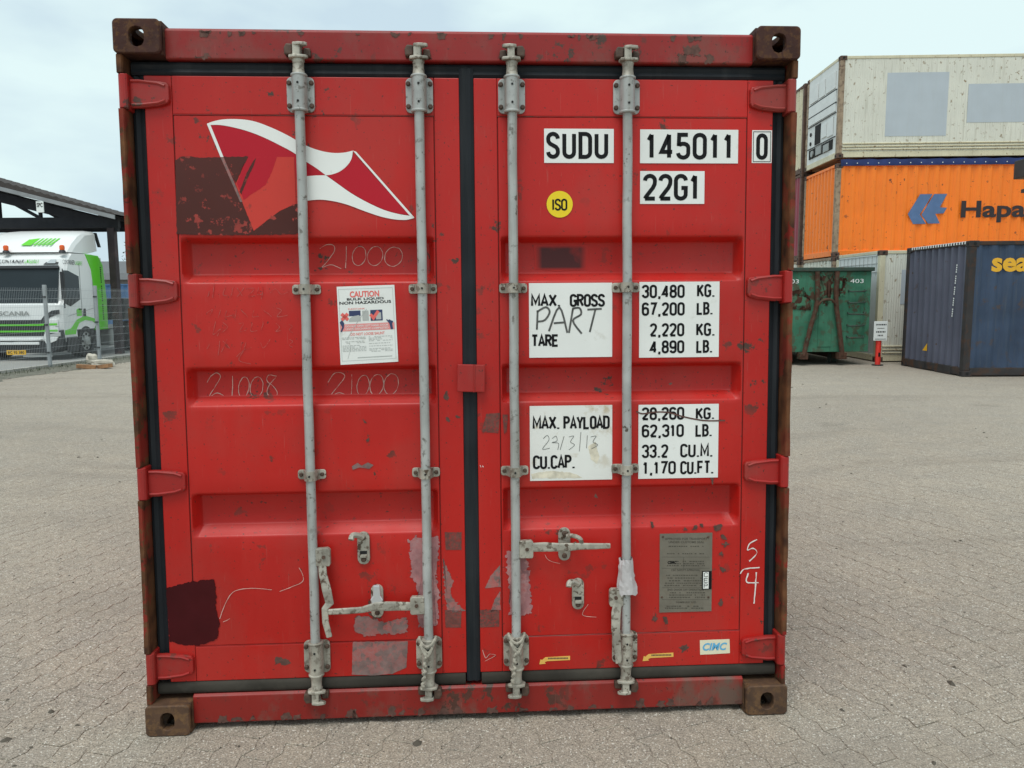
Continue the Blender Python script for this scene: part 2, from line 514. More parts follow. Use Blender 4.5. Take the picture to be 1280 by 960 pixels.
def ribbon(mb, pts, wd, y, closed=False):
    """flat stroke of width wd in the x-z plane at depth y (facing -y)"""
    n = len(pts)
    L, Rr = [], []
    for i in range(n):
        if closed:
            a, b = pts[i - 1], pts[(i + 1) % n]
        else:
            a, b = pts[max(i - 1, 0)], pts[min(i + 1, n - 1)]
        p = pts[i]
        d1 = Vector((p[0] - a[0], p[1] - a[1]))
        d2 = Vector((b[0] - p[0], b[1] - p[1]))
        if d1.length < 1e-9:
            d1 = d2
        if d2.length < 1e-9:
            d2 = d1
        d1.normalize()
        d2.normalize()
        t = d1 + d2
        if t.length < 1e-6:
            t = d2
        t.normalize()
        nn = Vector((-t.y, t.x))
        k = 1.0 / max(.5, nn.dot(Vector((-d2.y, d2.x))))
        ww = wd[i] if isinstance(wd, list) else wd
        L.append((p[0] + nn.x * ww / 2 * k, y, p[1] + nn.y * ww / 2 * k))
        Rr.append((p[0] - nn.x * ww / 2 * k, y, p[1] - nn.y * ww / 2 * k))
    m = n if closed else n - 1
    mb.add(L + Rr, [(i, n + i, n + (i + 1) % n, (i + 1) % n) for i in range(m)])


# ---- condensed sign-writer's stroke alphabet
def arc(cx, cy, rx, ry, a0, a1, n=8):
    return [(cx + rx * cos(R(a0 + (a1 - a0) * i / n)), cy + ry * sin(R(a0 + (a1 - a0) * i / n))) for i in range(n + 1)]


def _glyphs():
    q = .20
    O = arc(.5, 1 - q, .5, q, 0, 180) + arc(.5, q, .5, q, 180, 360)
    g = {}
    g['O'] = g['0'] = [('c', O)]
    g['U'] = [[(0, 1)] + arc(.5, q, .5, q, 180, 360) + [(1, 1)]]
    g['D'] = [('c', [(0, 0), (0, 1)] + [(.5, 1)] + arc(.5, 1 - q, .5, q, 80, 0, 6) + arc(.5, q, .5, q, 0, -80, 6) + [(.5, 0)])]
    g['S'] = [arc(.5, .79, .5, .21, 0, 180) + [(.03, .67), (.2, .57), (.8, .43), (.97, .33)] + arc(.5, .21, .5, .21, 0, -180)]
    g['1'] = [[(.12, .76), (.52, 1)], [(.52, 1.0), (.52, 0)]]
    g['4'] = [[(.74, 0), (.74, 1)], [(.74, 1), (0, .25), (1.05, .25)]]
    g['5'] = [[(.95, 1), (.1, 1), (.06, .52)], [(.06, .50)] + arc(.5, .44, .5, .17, 150, 0, 6) + arc(.5, .2, .5, .2, 0, -180)]
    g['2'] = [arc(.5, .79, .5, .21, 180, 0) + [(.97, .64), (.80, .48), (.1, .08), (.02, 0)], [(0, 0), (1, 0)]]
    g['3'] = [arc(.5, .79, .5, .21, 180, 0) + [(.97, .64), (.72, .54), (.4, .53)], [(.4, .53), (.75, .52), (.98, .40)] + arc(.5, .21, .5, .21, 0, -180)]
    g['6'] = [arc(.5, .79, .5, .21, 10, 180) + arc(.5, .2, .5, .2, 180, 360) + [(1, .42)] + arc(.5, .42, .5, .17, 0, 180, 6)]
    g['9'] = [[(1 - a, 1 - b) for a, b in g['6'][0]]]
    g['8'] = [('c', arc(.5, .80, .46, .20, 0, 180) + arc(.5, .72, .46, .19, 180, 360)), ('c', arc(.5, .34, .5, .19, 0, 180) + arc(.5, .2, .5, .2, 180, 360))]
    g['7'] = [[(0, 1), (1, 1), (.62, .5), (.35, 0)]]
    g['G'] = [arc(.5, .8, .5, .2, 0, 180) + arc(.5, .2, .5, .2, 180, 350) + [(1, .47), (.55, .47)]]
    g['C'] = [arc(.5, .8, .5, .2, 0, 180) + arc(.5, .2, .5, .2, 180, 360)]
    g['I'] = [[(.5, 0), (.5, 1)]]
    g['M'] = [[(0, 0), (0, 1), (.5, .25), (1, 1), (1, 0)]]
    g['N'] = [[(0, 0), (0, 1), (1, 0), (1, 1)]]
    g['A'] = [[(-.05, 0), (.5, 1), (1.05, 0)], [(.18, .3), (.82, .3)]]
    g['X'] = [[(-.05, 0), (1.05, 1)], [(-.05, 1), (1.05, 0)]]
    g['R'] = [[(0, 0), (0, 1), (.5, 1)] + arc(.5, .77, .48, .23, 80, -90, 8) + [(0, .54)], [(.45, .54), (1.02, 0)]]
    g['P'] = [[(0, 0), (0, 1), (.5, 1)] + arc(.5, .76, .48, .24, 80, -90, 8) + [(0, .52)]]
    g['T'] = [[(-.05, 1), (1.05, 1)], [(.5, 1), (.5, 0)]]
    g['E'] = [[(1, 0), (0, 0), (0, 1), (1, 1)], [(0, .52), (.85, .52)]]
    g['F'] = [[(0, 0), (0, 1), (1, 1)], [(0, .52), (.85, .52)]]
    g['K'] = [[(0, 0), (0, 1)], [(1, 1), (0, .4)], [(.3, .58), (1.03, 0)]]
    g['L'] = [[(0, 1), (0, 0), (1, 0)]]
    g['B'] = [('c', [(0, 0), (0, 1), (.5, 1)] + arc(.5, .77, .44, .23, 80, -80, 7) + [(.5, .53)] + arc(.5, .27, .5, .26, 70, -90, 7))]
    g['Y'] = [[(-.05, 1), (.5, .45), (1.05, 1)], [(.5, .45), (.5, 0)]]
    g['Q'] = [('c', O), [(.6, .25), (1.05, -.05)]]
    g['H'] = [[(0, 0), (0, 1)], [(1, 0), (1, 1)], [(0, .5), (1, .5)]]
    g['.'] = [[(.5, -.06), (.5, .07)]]
    g[','] = [[(.55, .07), (.55, -.05), (.3, -.18)]]
    g['/'] = [[(0, -.05), (1, 1.05)]]
    return g


GL = _glyphs()
GW = {'M': 1.25, 'I': .25, '1': .72, '.': .28, ',': .28, ' ': .7, 'W': 1.4}


def stroke_text(mb, s, x0, x1, z0, z1, t, y, gap=.45):
    """write s so that it fills x0..x1, z0..z1 with strokes t wide"""
    units = sum(GW.get(c, 1.0) for c in s) + gap * (len(s) - 1)
    k = (x1 - x0 - t) / units
    x = x0 + t / 2
    zb, zh = z0 + t / 2, (z1 - z0 - t)
    for c in s:
        gw = GW.get(c, 1.0)
        for st in GL.get(c, []):
            closed = isinstance(st, tuple)
            pts = st[1] if closed else st
            ribbon(mb, [(x + px * gw * k, zb + pz * zh) for px, pz in pts], t, y, closed)
        x += (gw + gap) * k


_tcache = {}


def font_text(mb, s, x0, x1, z0, z1, y, bold=0.0, shear=0.0, to=None):
    """letters from the built-in face, stretched to a box; `to` maps (x, z) to a 3-D point"""
    key = (s, bold, shear)
    if key not in _tcache:
        cu = bpy.data.curves.new('t', 'FONT')
        cu.body = s
        cu.offset = bold
        cu.shear = shear
        cu.resolution_u = 3
        ob = bpy.data.objects.new('t', cu)
        COL.objects.link(ob)
        dg = bpy.context.evaluated_depsgraph_get()
        me = bpy.data.meshes.new_from_object(ob.evaluated_get(dg))
        vs = [tuple(v.co[:2]) for v in me.vertices]
        fs = [tuple(p.vertices) for p in me.polygons]
        bpy.data.objects.remove(ob)
        bpy.data.curves.remove(cu)
        bpy.data.meshes.remove(me)
        xs, ys = [v[0] for v in vs], [v[1] for v in vs]
        a, b, c, d = min(xs), max(xs), min(ys), max(ys)
        _tcache[key] = ([((v[0] - a) / (b - a), (v[1] - c) / (d - c)) for v in vs], fs)
    vs, fs = _tcache[key]
    to = to or (lambda x, z: (x, y, z))
    mb.add([to(x0 + u * (x1 - x0), z0 + q * (z1 - z0)) for u, q in vs], fs)


def jag(pts, amp, step=.006, seed=0):
    """roughen an outline"""
    out = []
    n = len(pts)
    for i in range(n):
        a, b = Vector(pts[i]), Vector(pts[(i + 1) % n])
        m = max(1, int((b - a).length / step))
        for j in range(m):
            p = a.lerp(b, j / m)
            q = mnoise.noise_vector(Vector((p.x * 90 + seed * 13.1, p.y * 90, seed)))
            q2 = mnoise.noise_vector(Vector((p.x * 300 + seed * 3.1, p.y * 300, seed)))
            out.append((p.x + (q.x + .5 * q2.x) * amp, p.y + (q.y + .5 * q2.y) * amp))
    return out


def smoothstep(a, b, x):
    t = min(max((x - a) / (b - a), 0), 1)
    return t * t * (3 - 2 * t)


# ------------------------------------------------------------------ ground
TILT = R(2.1)


def gz(x, y):
    """the yard dips gently under the container, which leans back with it"""
    wx = 1 - smoothstep(1.7, 6.0, abs(x))
    yy = min(max(y, 0), 6.2)
    back = 1 - smoothstep(6.2, 13.0, y)
    return -math.tan(TILT) * yy * wx * back


def axis_lines(a, b, step, far):
    m = [a + step * i for i in range(int(round((b - a) / step)) + 1)]
    lo = [-far, -far / 3, -far / 8, a - 20, a - 6]
    hi = [b + 6, b + 20, far / 8, far / 3, far]
    return lo + m + hi


gx = axis_lines(-7, 7, .25, 900)
gy = axis_lines(-5, 14, .25, 900)
mb = MB()
mb.add([(x, y, gz(x, y) - .0036) for y in gy for x in gx],
       [(j * len(gx) + i, j * len(gx) + i + 1, (j + 1) * len(gx) + i + 1, (j + 1) * len(gx) + i)
        for j in range(len(gy) - 1) for i in range(len(gx) - 1)])
ground = mb.build('ground', 'ground', smooth=True)
tag(ground, kind='structure')

# interlocking zigzag paving stones, two laying fields that meet under the container
PL, PW, PA, PG = .225, .1125, .010, .0030


def zig(u):
    p = (u / (PL / 2)) % 1.0
    return PA * (4 * abs(p - .5) - 1)


def paver_verts():
    us = [-PL / 2 + PL * i / 4 for i in range(5)]
    lo = [(u, -PW / 2 + zig(u + PL / 2)) for u in us]
    hi = [(u, PW / 2 + zig(u + PL / 2)) for u in reversed(us)]
    out = lo + hi

    def shrink(s):
        return [(x - math.copysign(s, x) if abs(abs(x) - PL / 2) < 1e-6 else x, y - math.copysign(s, y)) for x, y in out]
    return shrink(PG / 2 + .0022), shrink(PG / 2)


_top, _rim = paver_verts()
_n = len(_top)
PV = [(x, y, 0) for x, y in _top] + [(x, y, -.0016) for x, y in _rim] + [(x, y, -.012) for x, y in _rim]
PF = [tuple(range(_n))] + [(i, _n + i, _n + (i + 1) % _n, (i + 1) % _n) for i in range(_n)] + \
     [(_n + i, 2 * _n + i, 2 * _n + (i + 1) % _n, _n + (i + 1) % _n) for i in range(_n)]
paver_me = bpy.data.meshes.new('paver')
paver_me.from_pydata(PV, [], PF)
paver_me.materials.append(M['ground'])

spots = []
for side, ang in ((-1, R(72)), (1, R(109))):
    ca, sa = cos(ang), sin(ang)
    for j in range(-110, 111):
        for i in range(-60, 61):
            u = i * PL + (PL / 2 if j % 2 else 0)
            v = j * PW
            x, y = side * 1.6 + ca * u - sa * v, 2 + sa * u + ca * v
            if side * (x - .12) < 0.06:
                continue
            # inside what can be seen from the yard in front, beside the container or at its foot
            if y < -.75 or (abs(x) < 1.15 and y > .12):
                continue
            dx, dy = x - CAM[0], y - CAM[1]
            if dy < 1.8 or abs(dx) > dy * .78 + .3 or dy > 9.2:
                continue
            spots.append((dx * dx + dy * dy, x, y, ang))
spots.sort()
near, rest = [], []
for s in spots:
    (near if len(near) < 300 and s[2] > -.42 and abs(s[1]) < (s[2] - CAM[1]) * .70 + .05 else rest).append(s)


def paver_pose(x, y, ang):
    q = rnd.uniform
    # stones further out sit lower and are silted over with dust
    sunk = .0030 * smoothstep(4.5, 9.2, y - CAM[1]) + .0014 * max(0, mnoise.noise(Vector((x * 1.3, y * 1.3, 3))))
    m = Matrix.Translation((x + q(-.0006, .0006), y + q(-.0006, .0006), gz(x, y) - sunk + q(-.0010, .0008)))
    e = .1
    sx_, sy_ = (gz(x + e, y) - gz(x - e, y)) / (2 * e), (gz(x, y + e) - gz(x, y - e)) / (2 * e)
    m = m @ Vector((0, 0, 1)).rotation_difference(Vector((-sx_, -sy_, 1)).normalized()).to_matrix().to_4x4()
    return m @ Matrix.Rotation(ang + R(q(-.5, .5)), 4, 'Z') @ Matrix.Rotation(R(q(-.4, .4)), 4, 'X') @ Matrix.Rotation(R(q(-.25, .25)), 4, 'Y')


for _, x, y, ang in near:
    o = bpy.data.objects.new('paver', paver_me)
    COL.objects.link(o)
    o.parent = ground
    o.matrix_local = paver_pose(x, y, ang)
mb = MB()
for _, x, y, ang in rest:
    m = paver_pose(x, y, ang)
    mb.add([m @ Vector(p) for p in PV], PF)
tag(mb.build('paver_field', 'ground', ground), kind='stuff')

# small stones, bark and twigs lying about
mb = MB()
rg = random.Random(21)
for i in range(420):
    dd = 1.9 + 13 * rg.random() ** 1.6
    x, y = CAM[0] + rg.uniform(-.72, .72) * dd, CAM[1] + dd
    if abs(x) < 1.3 and -.05 < y < 6.3:
        continue
    s_ = rg.uniform(.003, .009) if rg.random() < .85 else rg.uniform(.009, .018)
    a0, ln = rg.uniform(0, 6.28), rg.uniform(1, 2.2)
    z = gz(x, y)
    vs = []
    for k in range(6):
        a, rr_k = k * pi / 3, s_ * rg.uniform(.7, 1.2)
        px_, py_ = rr_k * cos(a) * ln, rr_k * sin(a)
        vs.append((x + px_ * cos(a0) - py_ * sin(a0), y + px_ * sin(a0) + py_ * cos(a0), z - .001))
    vs.append((x, y, z + s_ * rg.uniform(.5, .9)))
    mb.add(vs, [(k, (k + 1) % 6, 6) for k in range(6)])
tag(mb.build('litter', flat('dark_grit', (.085, .072, .055, 1), .9, var=.6, vs=2)), 'scattered dark grit and bark bits on the paving', 'grit', kind='stuff')

# ------------------------------------------------------------------ the red container
box = empty('shipping_container', (0, 0, 0), (-TILT, 0, 0),
            'large scuffed red shipping container with closed double doors, filling the foreground', 'container')

HX, HZ, LEN = 1.219, 2.591, 6.058


def rounded_rect(w_, h_, r_, n=5):
    out = []
    for cx, cz, a in ((w_ / 2 - r_, h_ / 2 - r_, 0), (-w_ / 2 + r_, h_ / 2 - r_, 90), (-w_ / 2 + r_, -h_ / 2 + r_, 180), (w_ / 2 - r_, -h_ / 2 + r_, 270)):
        for i in range(n + 1):
            out.append((cx + r_ * cos(R(a + 90 * i / n)), cz + r_ * sin(R(a + 90 * i / n))))
        nx = len(out)
    # extra points along the straight edges
    res = []
    for i in range(len(out)):
        a, b = out[i], out[(i + 1) % len(out)]
        L_ = math.hypot(a[0] - b[0], a[1] - b[1])
        k = max(1, int(L_ / .03))
        for j in range(k):
            res.append((a[0] + (b[0] - a[0]) * j / k, a[1] + (b[1] - a[1]) * j / k))
    return res


def holed_plate(mb, to, w_, h_, r_, hc, hr, th, cham=.004):
    """plate with an oval hole; `to(u, v, d)` places a point, d is depth behind the front face"""
    P = rounded_rect(w_, h_, r_)
    n = len(P)
    Hh = []
    for u, v in P:
        a = math.atan2(v - hc[1], u - hc[0])
        k = (abs(cos(a) / hr[0]) ** 2.5 + abs(sin(a) / hr[1]) ** 2.5) ** (-1 / 2.5)
        Hh.append((hc[0] + k * cos(a), hc[1] + k * sin(a)))
    s1, s2 = 1 - 2 * cham / w_, 1 - 2 * cham / h_
    rings = [[to(u, v, th) for u, v in P], [to(u, v, cham) for u, v in P], [to(u * s1, v * s2, 0) for u, v in P],
             [to(u, v, 0) for u, v in [((q[0] - hc[0]) * 1.06 + hc[0], (q[1] - hc[1]) * 1.06 + hc[1]) for q in Hh]],
             [to(u, v, cham) for u, v in Hh], [to(u, v, th) for u, v in Hh]]
    vs = [p for rg in rings for p in rg]
    m = len(rings)
    fs = [(k * n + i, k * n + (i + 1) % n, ((k + 1) % m) * n + (i + 1) % n, ((k + 1) % m) * n + i) for k in range(m) for i in range(n)]
    mb.add(vs, fs)


def casting(sx, sz, back, mat):
    """ISO corner casting: hollow block, oval holes in end, side and top faces"""
    mb = MB()
    W_, D_, H_ = .162, .178, .118
    cx, cz = sx * (HX - W_ / 2), (HZ - H_ / 2 if sz > 0 else H_ / 2)
    y0 = 0 if not back else LEN

    def fy(d):
        return d if not back else LEN - d
    holed_plate(mb, lambda u, v, d: (cx + u, fy(d), cz + v), W_, H_, .017, (0, -.002), (.0255, .034), .026)
    holed_plate(mb, lambda u, v, d: (sx * (HX - d), fy(D_ / 2 + .013 + u), cz + v), D_ - .026, H_ - .002, .008, (0, 0), (.036, .026), .016)
    zt = HZ if sz > 0 else 0
    holed_plate(mb, lambda u, v, d: (cx + u, fy(D_ / 2 + .013 + v), zt - sz * (d + .0015)), W_ - .004, D_ - .026, .008, (0, 0), (.031, .060), .022)
    # closed faces: inner side, back, and the face towards the post
    xi = cx - sx * W_ / 2
    mb.box(min(xi, xi + sx * .018), max(xi, xi + sx * .018), fy(.020), fy(D_), cz - H_ / 2 + .002, cz + H_ / 2 - .002)
    mb.box(cx - W_ / 2 + .003, cx + W_ / 2 - .003, fy(D_ - .016), fy(D_), cz - H_ / 2 + .003, cz + H_ / 2 - .003)
    zi = cz - sz * (H_ / 2 - .001)
    mb.box(cx - W_ / 2 + .003, cx + W_ / 2 - .003, fy(.021), fy(D_ - .003), min(zi, zi + sz * .018), max(zi, zi + sz * .018))
    return mb.build('corner_casting', mat, box)


for sx in (-1, 1):
    for sz in (-1, 1):
        for back in (False, True):
            casting(sx, sz, back, 'casting' if sz > 0 else 'casting_low')

# header, sill, posts
mb = MB()
mb.prism([(.052, 2.468), (.045, 2.472), (.045, 2.568), (.055, 2.578), (.15, 2.578), (.15, 2.468)], -1.058, 1.058, 'x')
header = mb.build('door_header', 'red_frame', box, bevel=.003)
mb = MB()
for a, b in ((-1.058, 1.058),):
    mb.prism([(.045, .024), (.045, .128), (.055, .135), (.16, .135), (.16, .024)], a, b, 'x')
sill = mb.build('door_sill', 'red_sill', box, bevel=.003)
HINGE_Z = (.252, .951, 1.653, 2.350)
for s in (-1, 1):
    mb = MB()
    zs = [.119] + [q for h in HINGE_Z for q in (h - .062, h + .062)] + [2.472]
    for a, b in zip(zs[0::2], zs[1::2]):
        # bent steel flange of the J-section, a little wavy from knocks
        n = max(2, int((b - a) / .05))
        vs, fs = [], []
        for i in range(n + 1):
            z = a + (b - a) * i / n
            e = mnoise.noise(Vector((s * 3.3, z * 6, 1))) * .0035
            e2 = mnoise.noise(Vector((s * 7.3, z * 9, 4))) * .003
            for xx, yy in ((HX - .003 + e2, .020), (HX - .006 + e2, .011 + e), (HX - .021 + e, .011 + e), (HX - .024 + e, .017 + e), (HX - .025, .110), (HX - .003, .110)):
                vs.append((s * xx, yy, z))
        for i in range(n):
            for k in range(6):
                q = (i * 6 + k, i * 6 + (k + 1) % 6, (i + 1) * 6 + (k + 1) % 6, (i + 1) * 6 + k)
                fs.append(q if s < 0 else tuple(reversed(q)))
        fs += [tuple(range(6)), tuple(range(n * 6, n * 6 + 6))]
        mb.add(vs, fs)
    post = mb.build('corner_post', 'post', box)
    mb = MB().box(s * (HX - .006), s * (HX - .10), .112, .17, .119, 2.472)
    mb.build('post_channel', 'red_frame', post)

# hinges
for s in (-1, 1):
    for z in HINGE_Z:
        mb = MB()
        ol = [(-1.186, -.052), (-1.150, -.052), (-1.085, -.044), (-1.056, -.034), (-1.050, -.022), (-1.050, .026), (-1.056, .036), (-1.085, .041), (-1.150, .046), (-1.186, .046)]
        mb.prism([(s * -a, z + b) for a, b in ol], .040, .060)
        hb = mb.build('hinge', 'red_hinge', box, bevel=.004)
        mb = MB()
        rim = [(-1.180, .040), (-1.150, .040), (-1.088, .033), (-1.063, .024)]
        mb.tube([(s * -a, .040, z + b) for a, b in rim], .0055, 6)
        mb.build('weld_bead', 'red_hinge', hb, smooth=True)
        mb = MB().tube([(s * -a, .040, z - b - .002) for a, b in rim], .0055, 6)
        mb.build('weld_bead', 'red_hinge', hb, smooth=True)
        mb = MB()
        mb.cyl((s * 1.199, .028, z), .0165, .118, 'z', 14)
        mb.box(s * 1.2125, s * 1.184, .022, .110, z - .0612, z + .0612)
        mb.build('hinge_pin', 'red_hinge', hb, bevel=.003)

# body: side walls, roof, rear wall, floor rails (seen only from other positions)
def corrugation(L_, per=.278, dep=.036):
    pts = []
    k = int(L_ / per)
    per = L_ / k
    for i in range(k):
        o = i * per
        pts += [(o, 0), (o + per * .26, 0), (o + per * .50, dep), (o + per * .76, dep)]
    pts.append((L_, 0))
    return pts


for s in (-1, 1):
    mb = MB()
    pr = corrugation(LEN - .4)
    vs = []
    for u, d in pr:
        vs += [(s * (HX - .012 - d), .2 + u, .15), (s * (HX - .012 - d), .2 + u, 2.47)]
    mb.add(vs, [(2 * i, 2 * i + 2, 2 * i + 3, 2 * i + 1) for i in range(len(pr) - 1)])
    sw = mb.build('side_wall', 'red', box)
    mb = MB().box(s * (HX - .004), s * (HX - .065), .179, LEN - .179, .018, .155)
    mb.build('bottom_rail', 'red_sill', box, bevel=.004)
    mb = MB().box(s * (HX - .004), s * (HX - .065), .179, LEN - .179, 2.465, 2.530)
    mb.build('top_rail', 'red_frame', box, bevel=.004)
mb = MB()
pr = corrugation(LEN - .36, .21, .02)
vs = []
for u, d in pr:
    vs += [(-HX + .05, .18 + u, 2.545 - d), (HX - .05, .18 + u, 2.545 - d)]
mb.add(vs, [(2 * i, 2 * i + 1, 2 * i + 3, 2 * i + 2) for i in range(len(pr) - 1)])
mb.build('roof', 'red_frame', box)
mb = MB().box(-1.10, 1.10, LEN - .10, LEN - .05, .03, 2.56)
mb.build('rear_wall', 'red', box)
mb = MB().box(-1.15, 1.15, .165, LEN - .16, .10, .15)
mb.build('floor', 'interior', box)

# rubber seals
def seal(x0, x1, z0, z1, mat='rubber', yb=.090, yf=.072, vertical=True):
    mb = MB()
    if vertical:
        w3 = (x1 - x0) / 4
        mb.prism([(x0, yb), (x0 + w3 * .2, yf + .006), (x0 + w3, yf), (x0 + 2 * w3, yf + .005), (x0 + 3 * w3, yf), (x1 - w3 * .2, yf + .006), (x1, yb)], z0, z1, 'z')
    else:
        w3 = (z1 - z0) / 4
        mb.prism([(yb, z0), (yf + .006, z0 + w3 * .2), (yf, z0 + w3), (yf + .005, z0 + 2 * w3), (yf, z0 + 3 * w3), (yf + .006, z1 - w3 * .2), (yb, z1)], x0, x1, 'x')
    return mb.build('door_seal', mat, box)


seal(-1.1935, -1.139, .178, 2.418)
seal(1.139, 1.1935, .178, 2.418)
seal(-.026, .032, .150, 2.450, yb=.086, yf=.056)
seal(-1.187, 1.187, 2.416, 2.467, vertical=False, yf=.062)
for a_, b_ in ((-1.187, -.028), (.034, 1.187)):
    MB().prism([(.090, .136), (.060, .1365), (.053, .141), (.0505, .152), (.0505, .168), (.054, .178), (.062, .182), (.090, .182)], a_, b_, 'x').build('door_seal', 'rubber_dusty', box, smooth=True, ang=60)

# door leaves
YF, YS = .058, .0592          # frame face, sheet face
SEAM_T, SEAM_B = 2.280, .318
BANDS = ((.903, .884, .774, .738), (1.373, 1.354, 1.262, 1.228), (1.846, 1.827, 1.715, 1.680))
RD = .062


def door(s):
    x0, x1 = .030, 1.142                         # frame
    a0, a1 = .1155, 1.0455                       # sheet
    if s < 0:
        x0 = .0235
    z0, z1 = .183, 2.415
    mb = MB()
    mb.box(s * x0, s * (a0 - .0012), YF, .10, z0, z1)
    mb.box(s * (a1 + .0012), s * x1, YF, .10, z0, z1)
    mb.box(s * a0, s * a1, YF, .10, SEAM_T + .0015, z1)
    mb.box(s * a0, s * a1, YF, .10, z0, SEAM_B - .0015)
    leaf = mb.build('door', 'red', box, bevel=.0022)
    leaf['label'] = ('left' if s < 0 else 'right') + ' door leaf of the red container with recessed bands'
    # pressed sheet with three recessed bands, slightly dented
    zs = [SEAM_B, SEAM_B + .004]
    prof = [(SEAM_B, .006), (SEAM_B + .004, 0)]
    z = SEAM_B + .004
    marks = []
    for t0, t1, b1, b0 in BANDS:
        marks += [(b0 - .006, 0), (b0 - .001, .0012), (b0 + .004, .005), (b1 - .004, RD - .004), (b1 + .001, RD - .0012), (b1 + .006, RD),
                  (t1 - .005, RD), (t1, RD - .0012), (t1 + .004, RD - .004), (t0 - .004, .005), (t0 + .001, .0012), (t0 + .006, 0)]
    marks.append((SEAM_T - .004, 0))
    for zz, d in marks:
        while zz - z > .06:
            z += .05
            prof.append((z, prof[-1][1] if prof[-1][1] in (0, RD) else d))
        prof.append((zz, d))
        z = zz
    prof.append((SEAM_T, .006))
    xs = [a0, a0 + .003, a0 + .008, a0 + .012, a0 + .026, a0 + .032]
    k = 26
    xs += [a0 + .032 + (a1 - a0 - .064) * i / k for i in range(1, k)]
    xs += [a1 - .032, a1 - .026, a1 - .012, a1 - .008, a1 - .003, a1]
    vs = []
    for zz, d in prof:
        for x in xs:
            e = min(x - a0, a1 - x)
            w_ = smoothstep(.006, .030, e)
            edge = .006 * (1 - smoothstep(0, .0035, e))
            dent = mnoise.noise(Vector((x * 3 * s, zz * 3, 2.2))) * .0007 * w_
            # the pressing's ends slope over a hand's width at the bottom of each band
            vs.append((s * x, YS + d * (w_ if d > .0061 or edge == 0 else w_) + (d if d == .006 else 0) * (1 - w_) + edge + dent, zz))
    n = len(xs)
    fs = []
    for j in range(len(prof) - 1):
        for i in range(n - 1):
            q = (j * n + i, j * n + i + 1, (j + 1) * n + i + 1, (j + 1) * n + i)
            fs.append(q if s > 0 else tuple(reversed(q)))
    mb = MB().add(vs, fs)
    sh = mb.build('door_panel', 'red', leaf, smooth=True, ang=50)
    mb = MB().box(s * (a0 - .002), s * (a1 + .002), YS + RD + .006, YS + RD + .012, SEAM_B - .002, SEAM_T + .002)
    mb.build('door_lining', 'interior', leaf)
    for xx in (a0, a1):
        MB().box(s * (xx - .0016), s * (xx + .0016), YS + .0035, YS + .008, z0 + .002, z1 - .002).build('seam_line', 'groove', leaf)
    mb = MB()
    for zz in (SEAM_B, SEAM_T):
        p = []
        for i in range(90):
            x = a0 + (a1 - a0) * i / 89
            p.append((s * x, YS + .0012, zz + mnoise.noise(Vector((x * 40, zz, s))) * .0012))
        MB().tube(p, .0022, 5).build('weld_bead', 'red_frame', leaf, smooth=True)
    return leaf


leafL, leafR = door(-1), door(1)

# overlap plate between the doors
mb = MB()
mb.prism([(-.045, 1.274), (.058, 1.270), (.060, 1.373), (-.042, 1.376)], .030, .040)
mb.box(.030, .058, .040, .058, 1.275, 1.370)
op = mb.build('overlap_plate', 'red_hinge', box, bevel=.003)
MB().tube([(.018, .029, 1.272), (.020, .029, 1.374)], .0035, 6).build('weld_bead', 'red_hinge', op)

# ---- locking gear
RODY, RODR = .026, .0175


def plate_pts(cx, cz, w_, h_, r_):
    return [(cx + u, cz + v) for u, v in rounded_rect(w_, h_, r_, 4)]


def bearing(rod, x, z0, z1, mat):
    """bolted bearing plate with a rounded sleeve, two drain holes and four bolts"""
    cz, h = (z0 + z1) / 2, z1 - z0
    mb = MB()
    mb.prism(plate_pts(x, cz, .098, h, .018), .047, .0575)
    bp = mb.build('bearing_plate', mat, rod, bevel=.002)
    mb = MB()
    sl = []
    for i in range(13):
        a = pi * i / 12
        sl.append((x + .0265 * cos(a), .034 - .033 * sin(a)))
    sl = [(x + .030, .056), (x + .0275, .045)] + sl + [(x - .0275, .045), (x - .030, .056)]
    mb.prism(sl, z0 + .004, z1 - .002, 'z')
    mb.build('sleeve', mat, bp, smooth=True, ang=50)
    for dz in (-.033, .030):
        MB().cyl((x, .0012, cz + dz), .0042, .003, 'y', 10).build('drain_hole', 'hole', bp)
    for zc in (z0 + .002, z1 - .001):
        MB().lathe(x, .029, [(.0275, zc - .0045), (.0295, zc - .002), (.0295, zc + .002), (.0275, zc + .0045)], 16).build('collar', mat, bp, smooth=True)
    for dx in (-.0395, .0395):
        for dz in (-.040, .040):
            mb = MB()
            mb.tube([(x + dx, .048, cz + dz), (x + dx, .041, cz + dz), (x + dx, .038, cz + dz)], [.0088, .0086, .0055], 10)
            mb.build('bolt', 'bolt', bp)
    return bp


def guide(rod, x, z, mat):
    """small saddle clip with two bolts"""
    mb = MB()
    mb.prism(plate_pts(x, z, .104, .036, .010), .050, .0575)
    cl = mb.build('rod_clip', mat, rod, bevel=.002)
    mb = MB()
    sl = [(x + .032, .052)] + [(x + .0235 * cos(pi * i / 10), .031 - .029 * sin(pi * i / 10)) for i in range(11)] + [(x - .032, .052)]
    mb.prism(sl, z - .0178, z + .0178, 'z')
    mb.build('saddle', mat, cl, smooth=True, ang=50)
    mb = MB()
    mb.cyl((x, .0012, z), .0038, .003, 'y', 10)
    mb.build('drain_hole', 'hole', cl)
    for dx in (-.039, .039):
        mb = MB()
        mb.tube([(x + dx, .051, z), (x + dx, .045, z), (x + dx, .042, z)], [.0078, .0076, .005], 10)
        mb.build('bolt', 'bolt', cl)


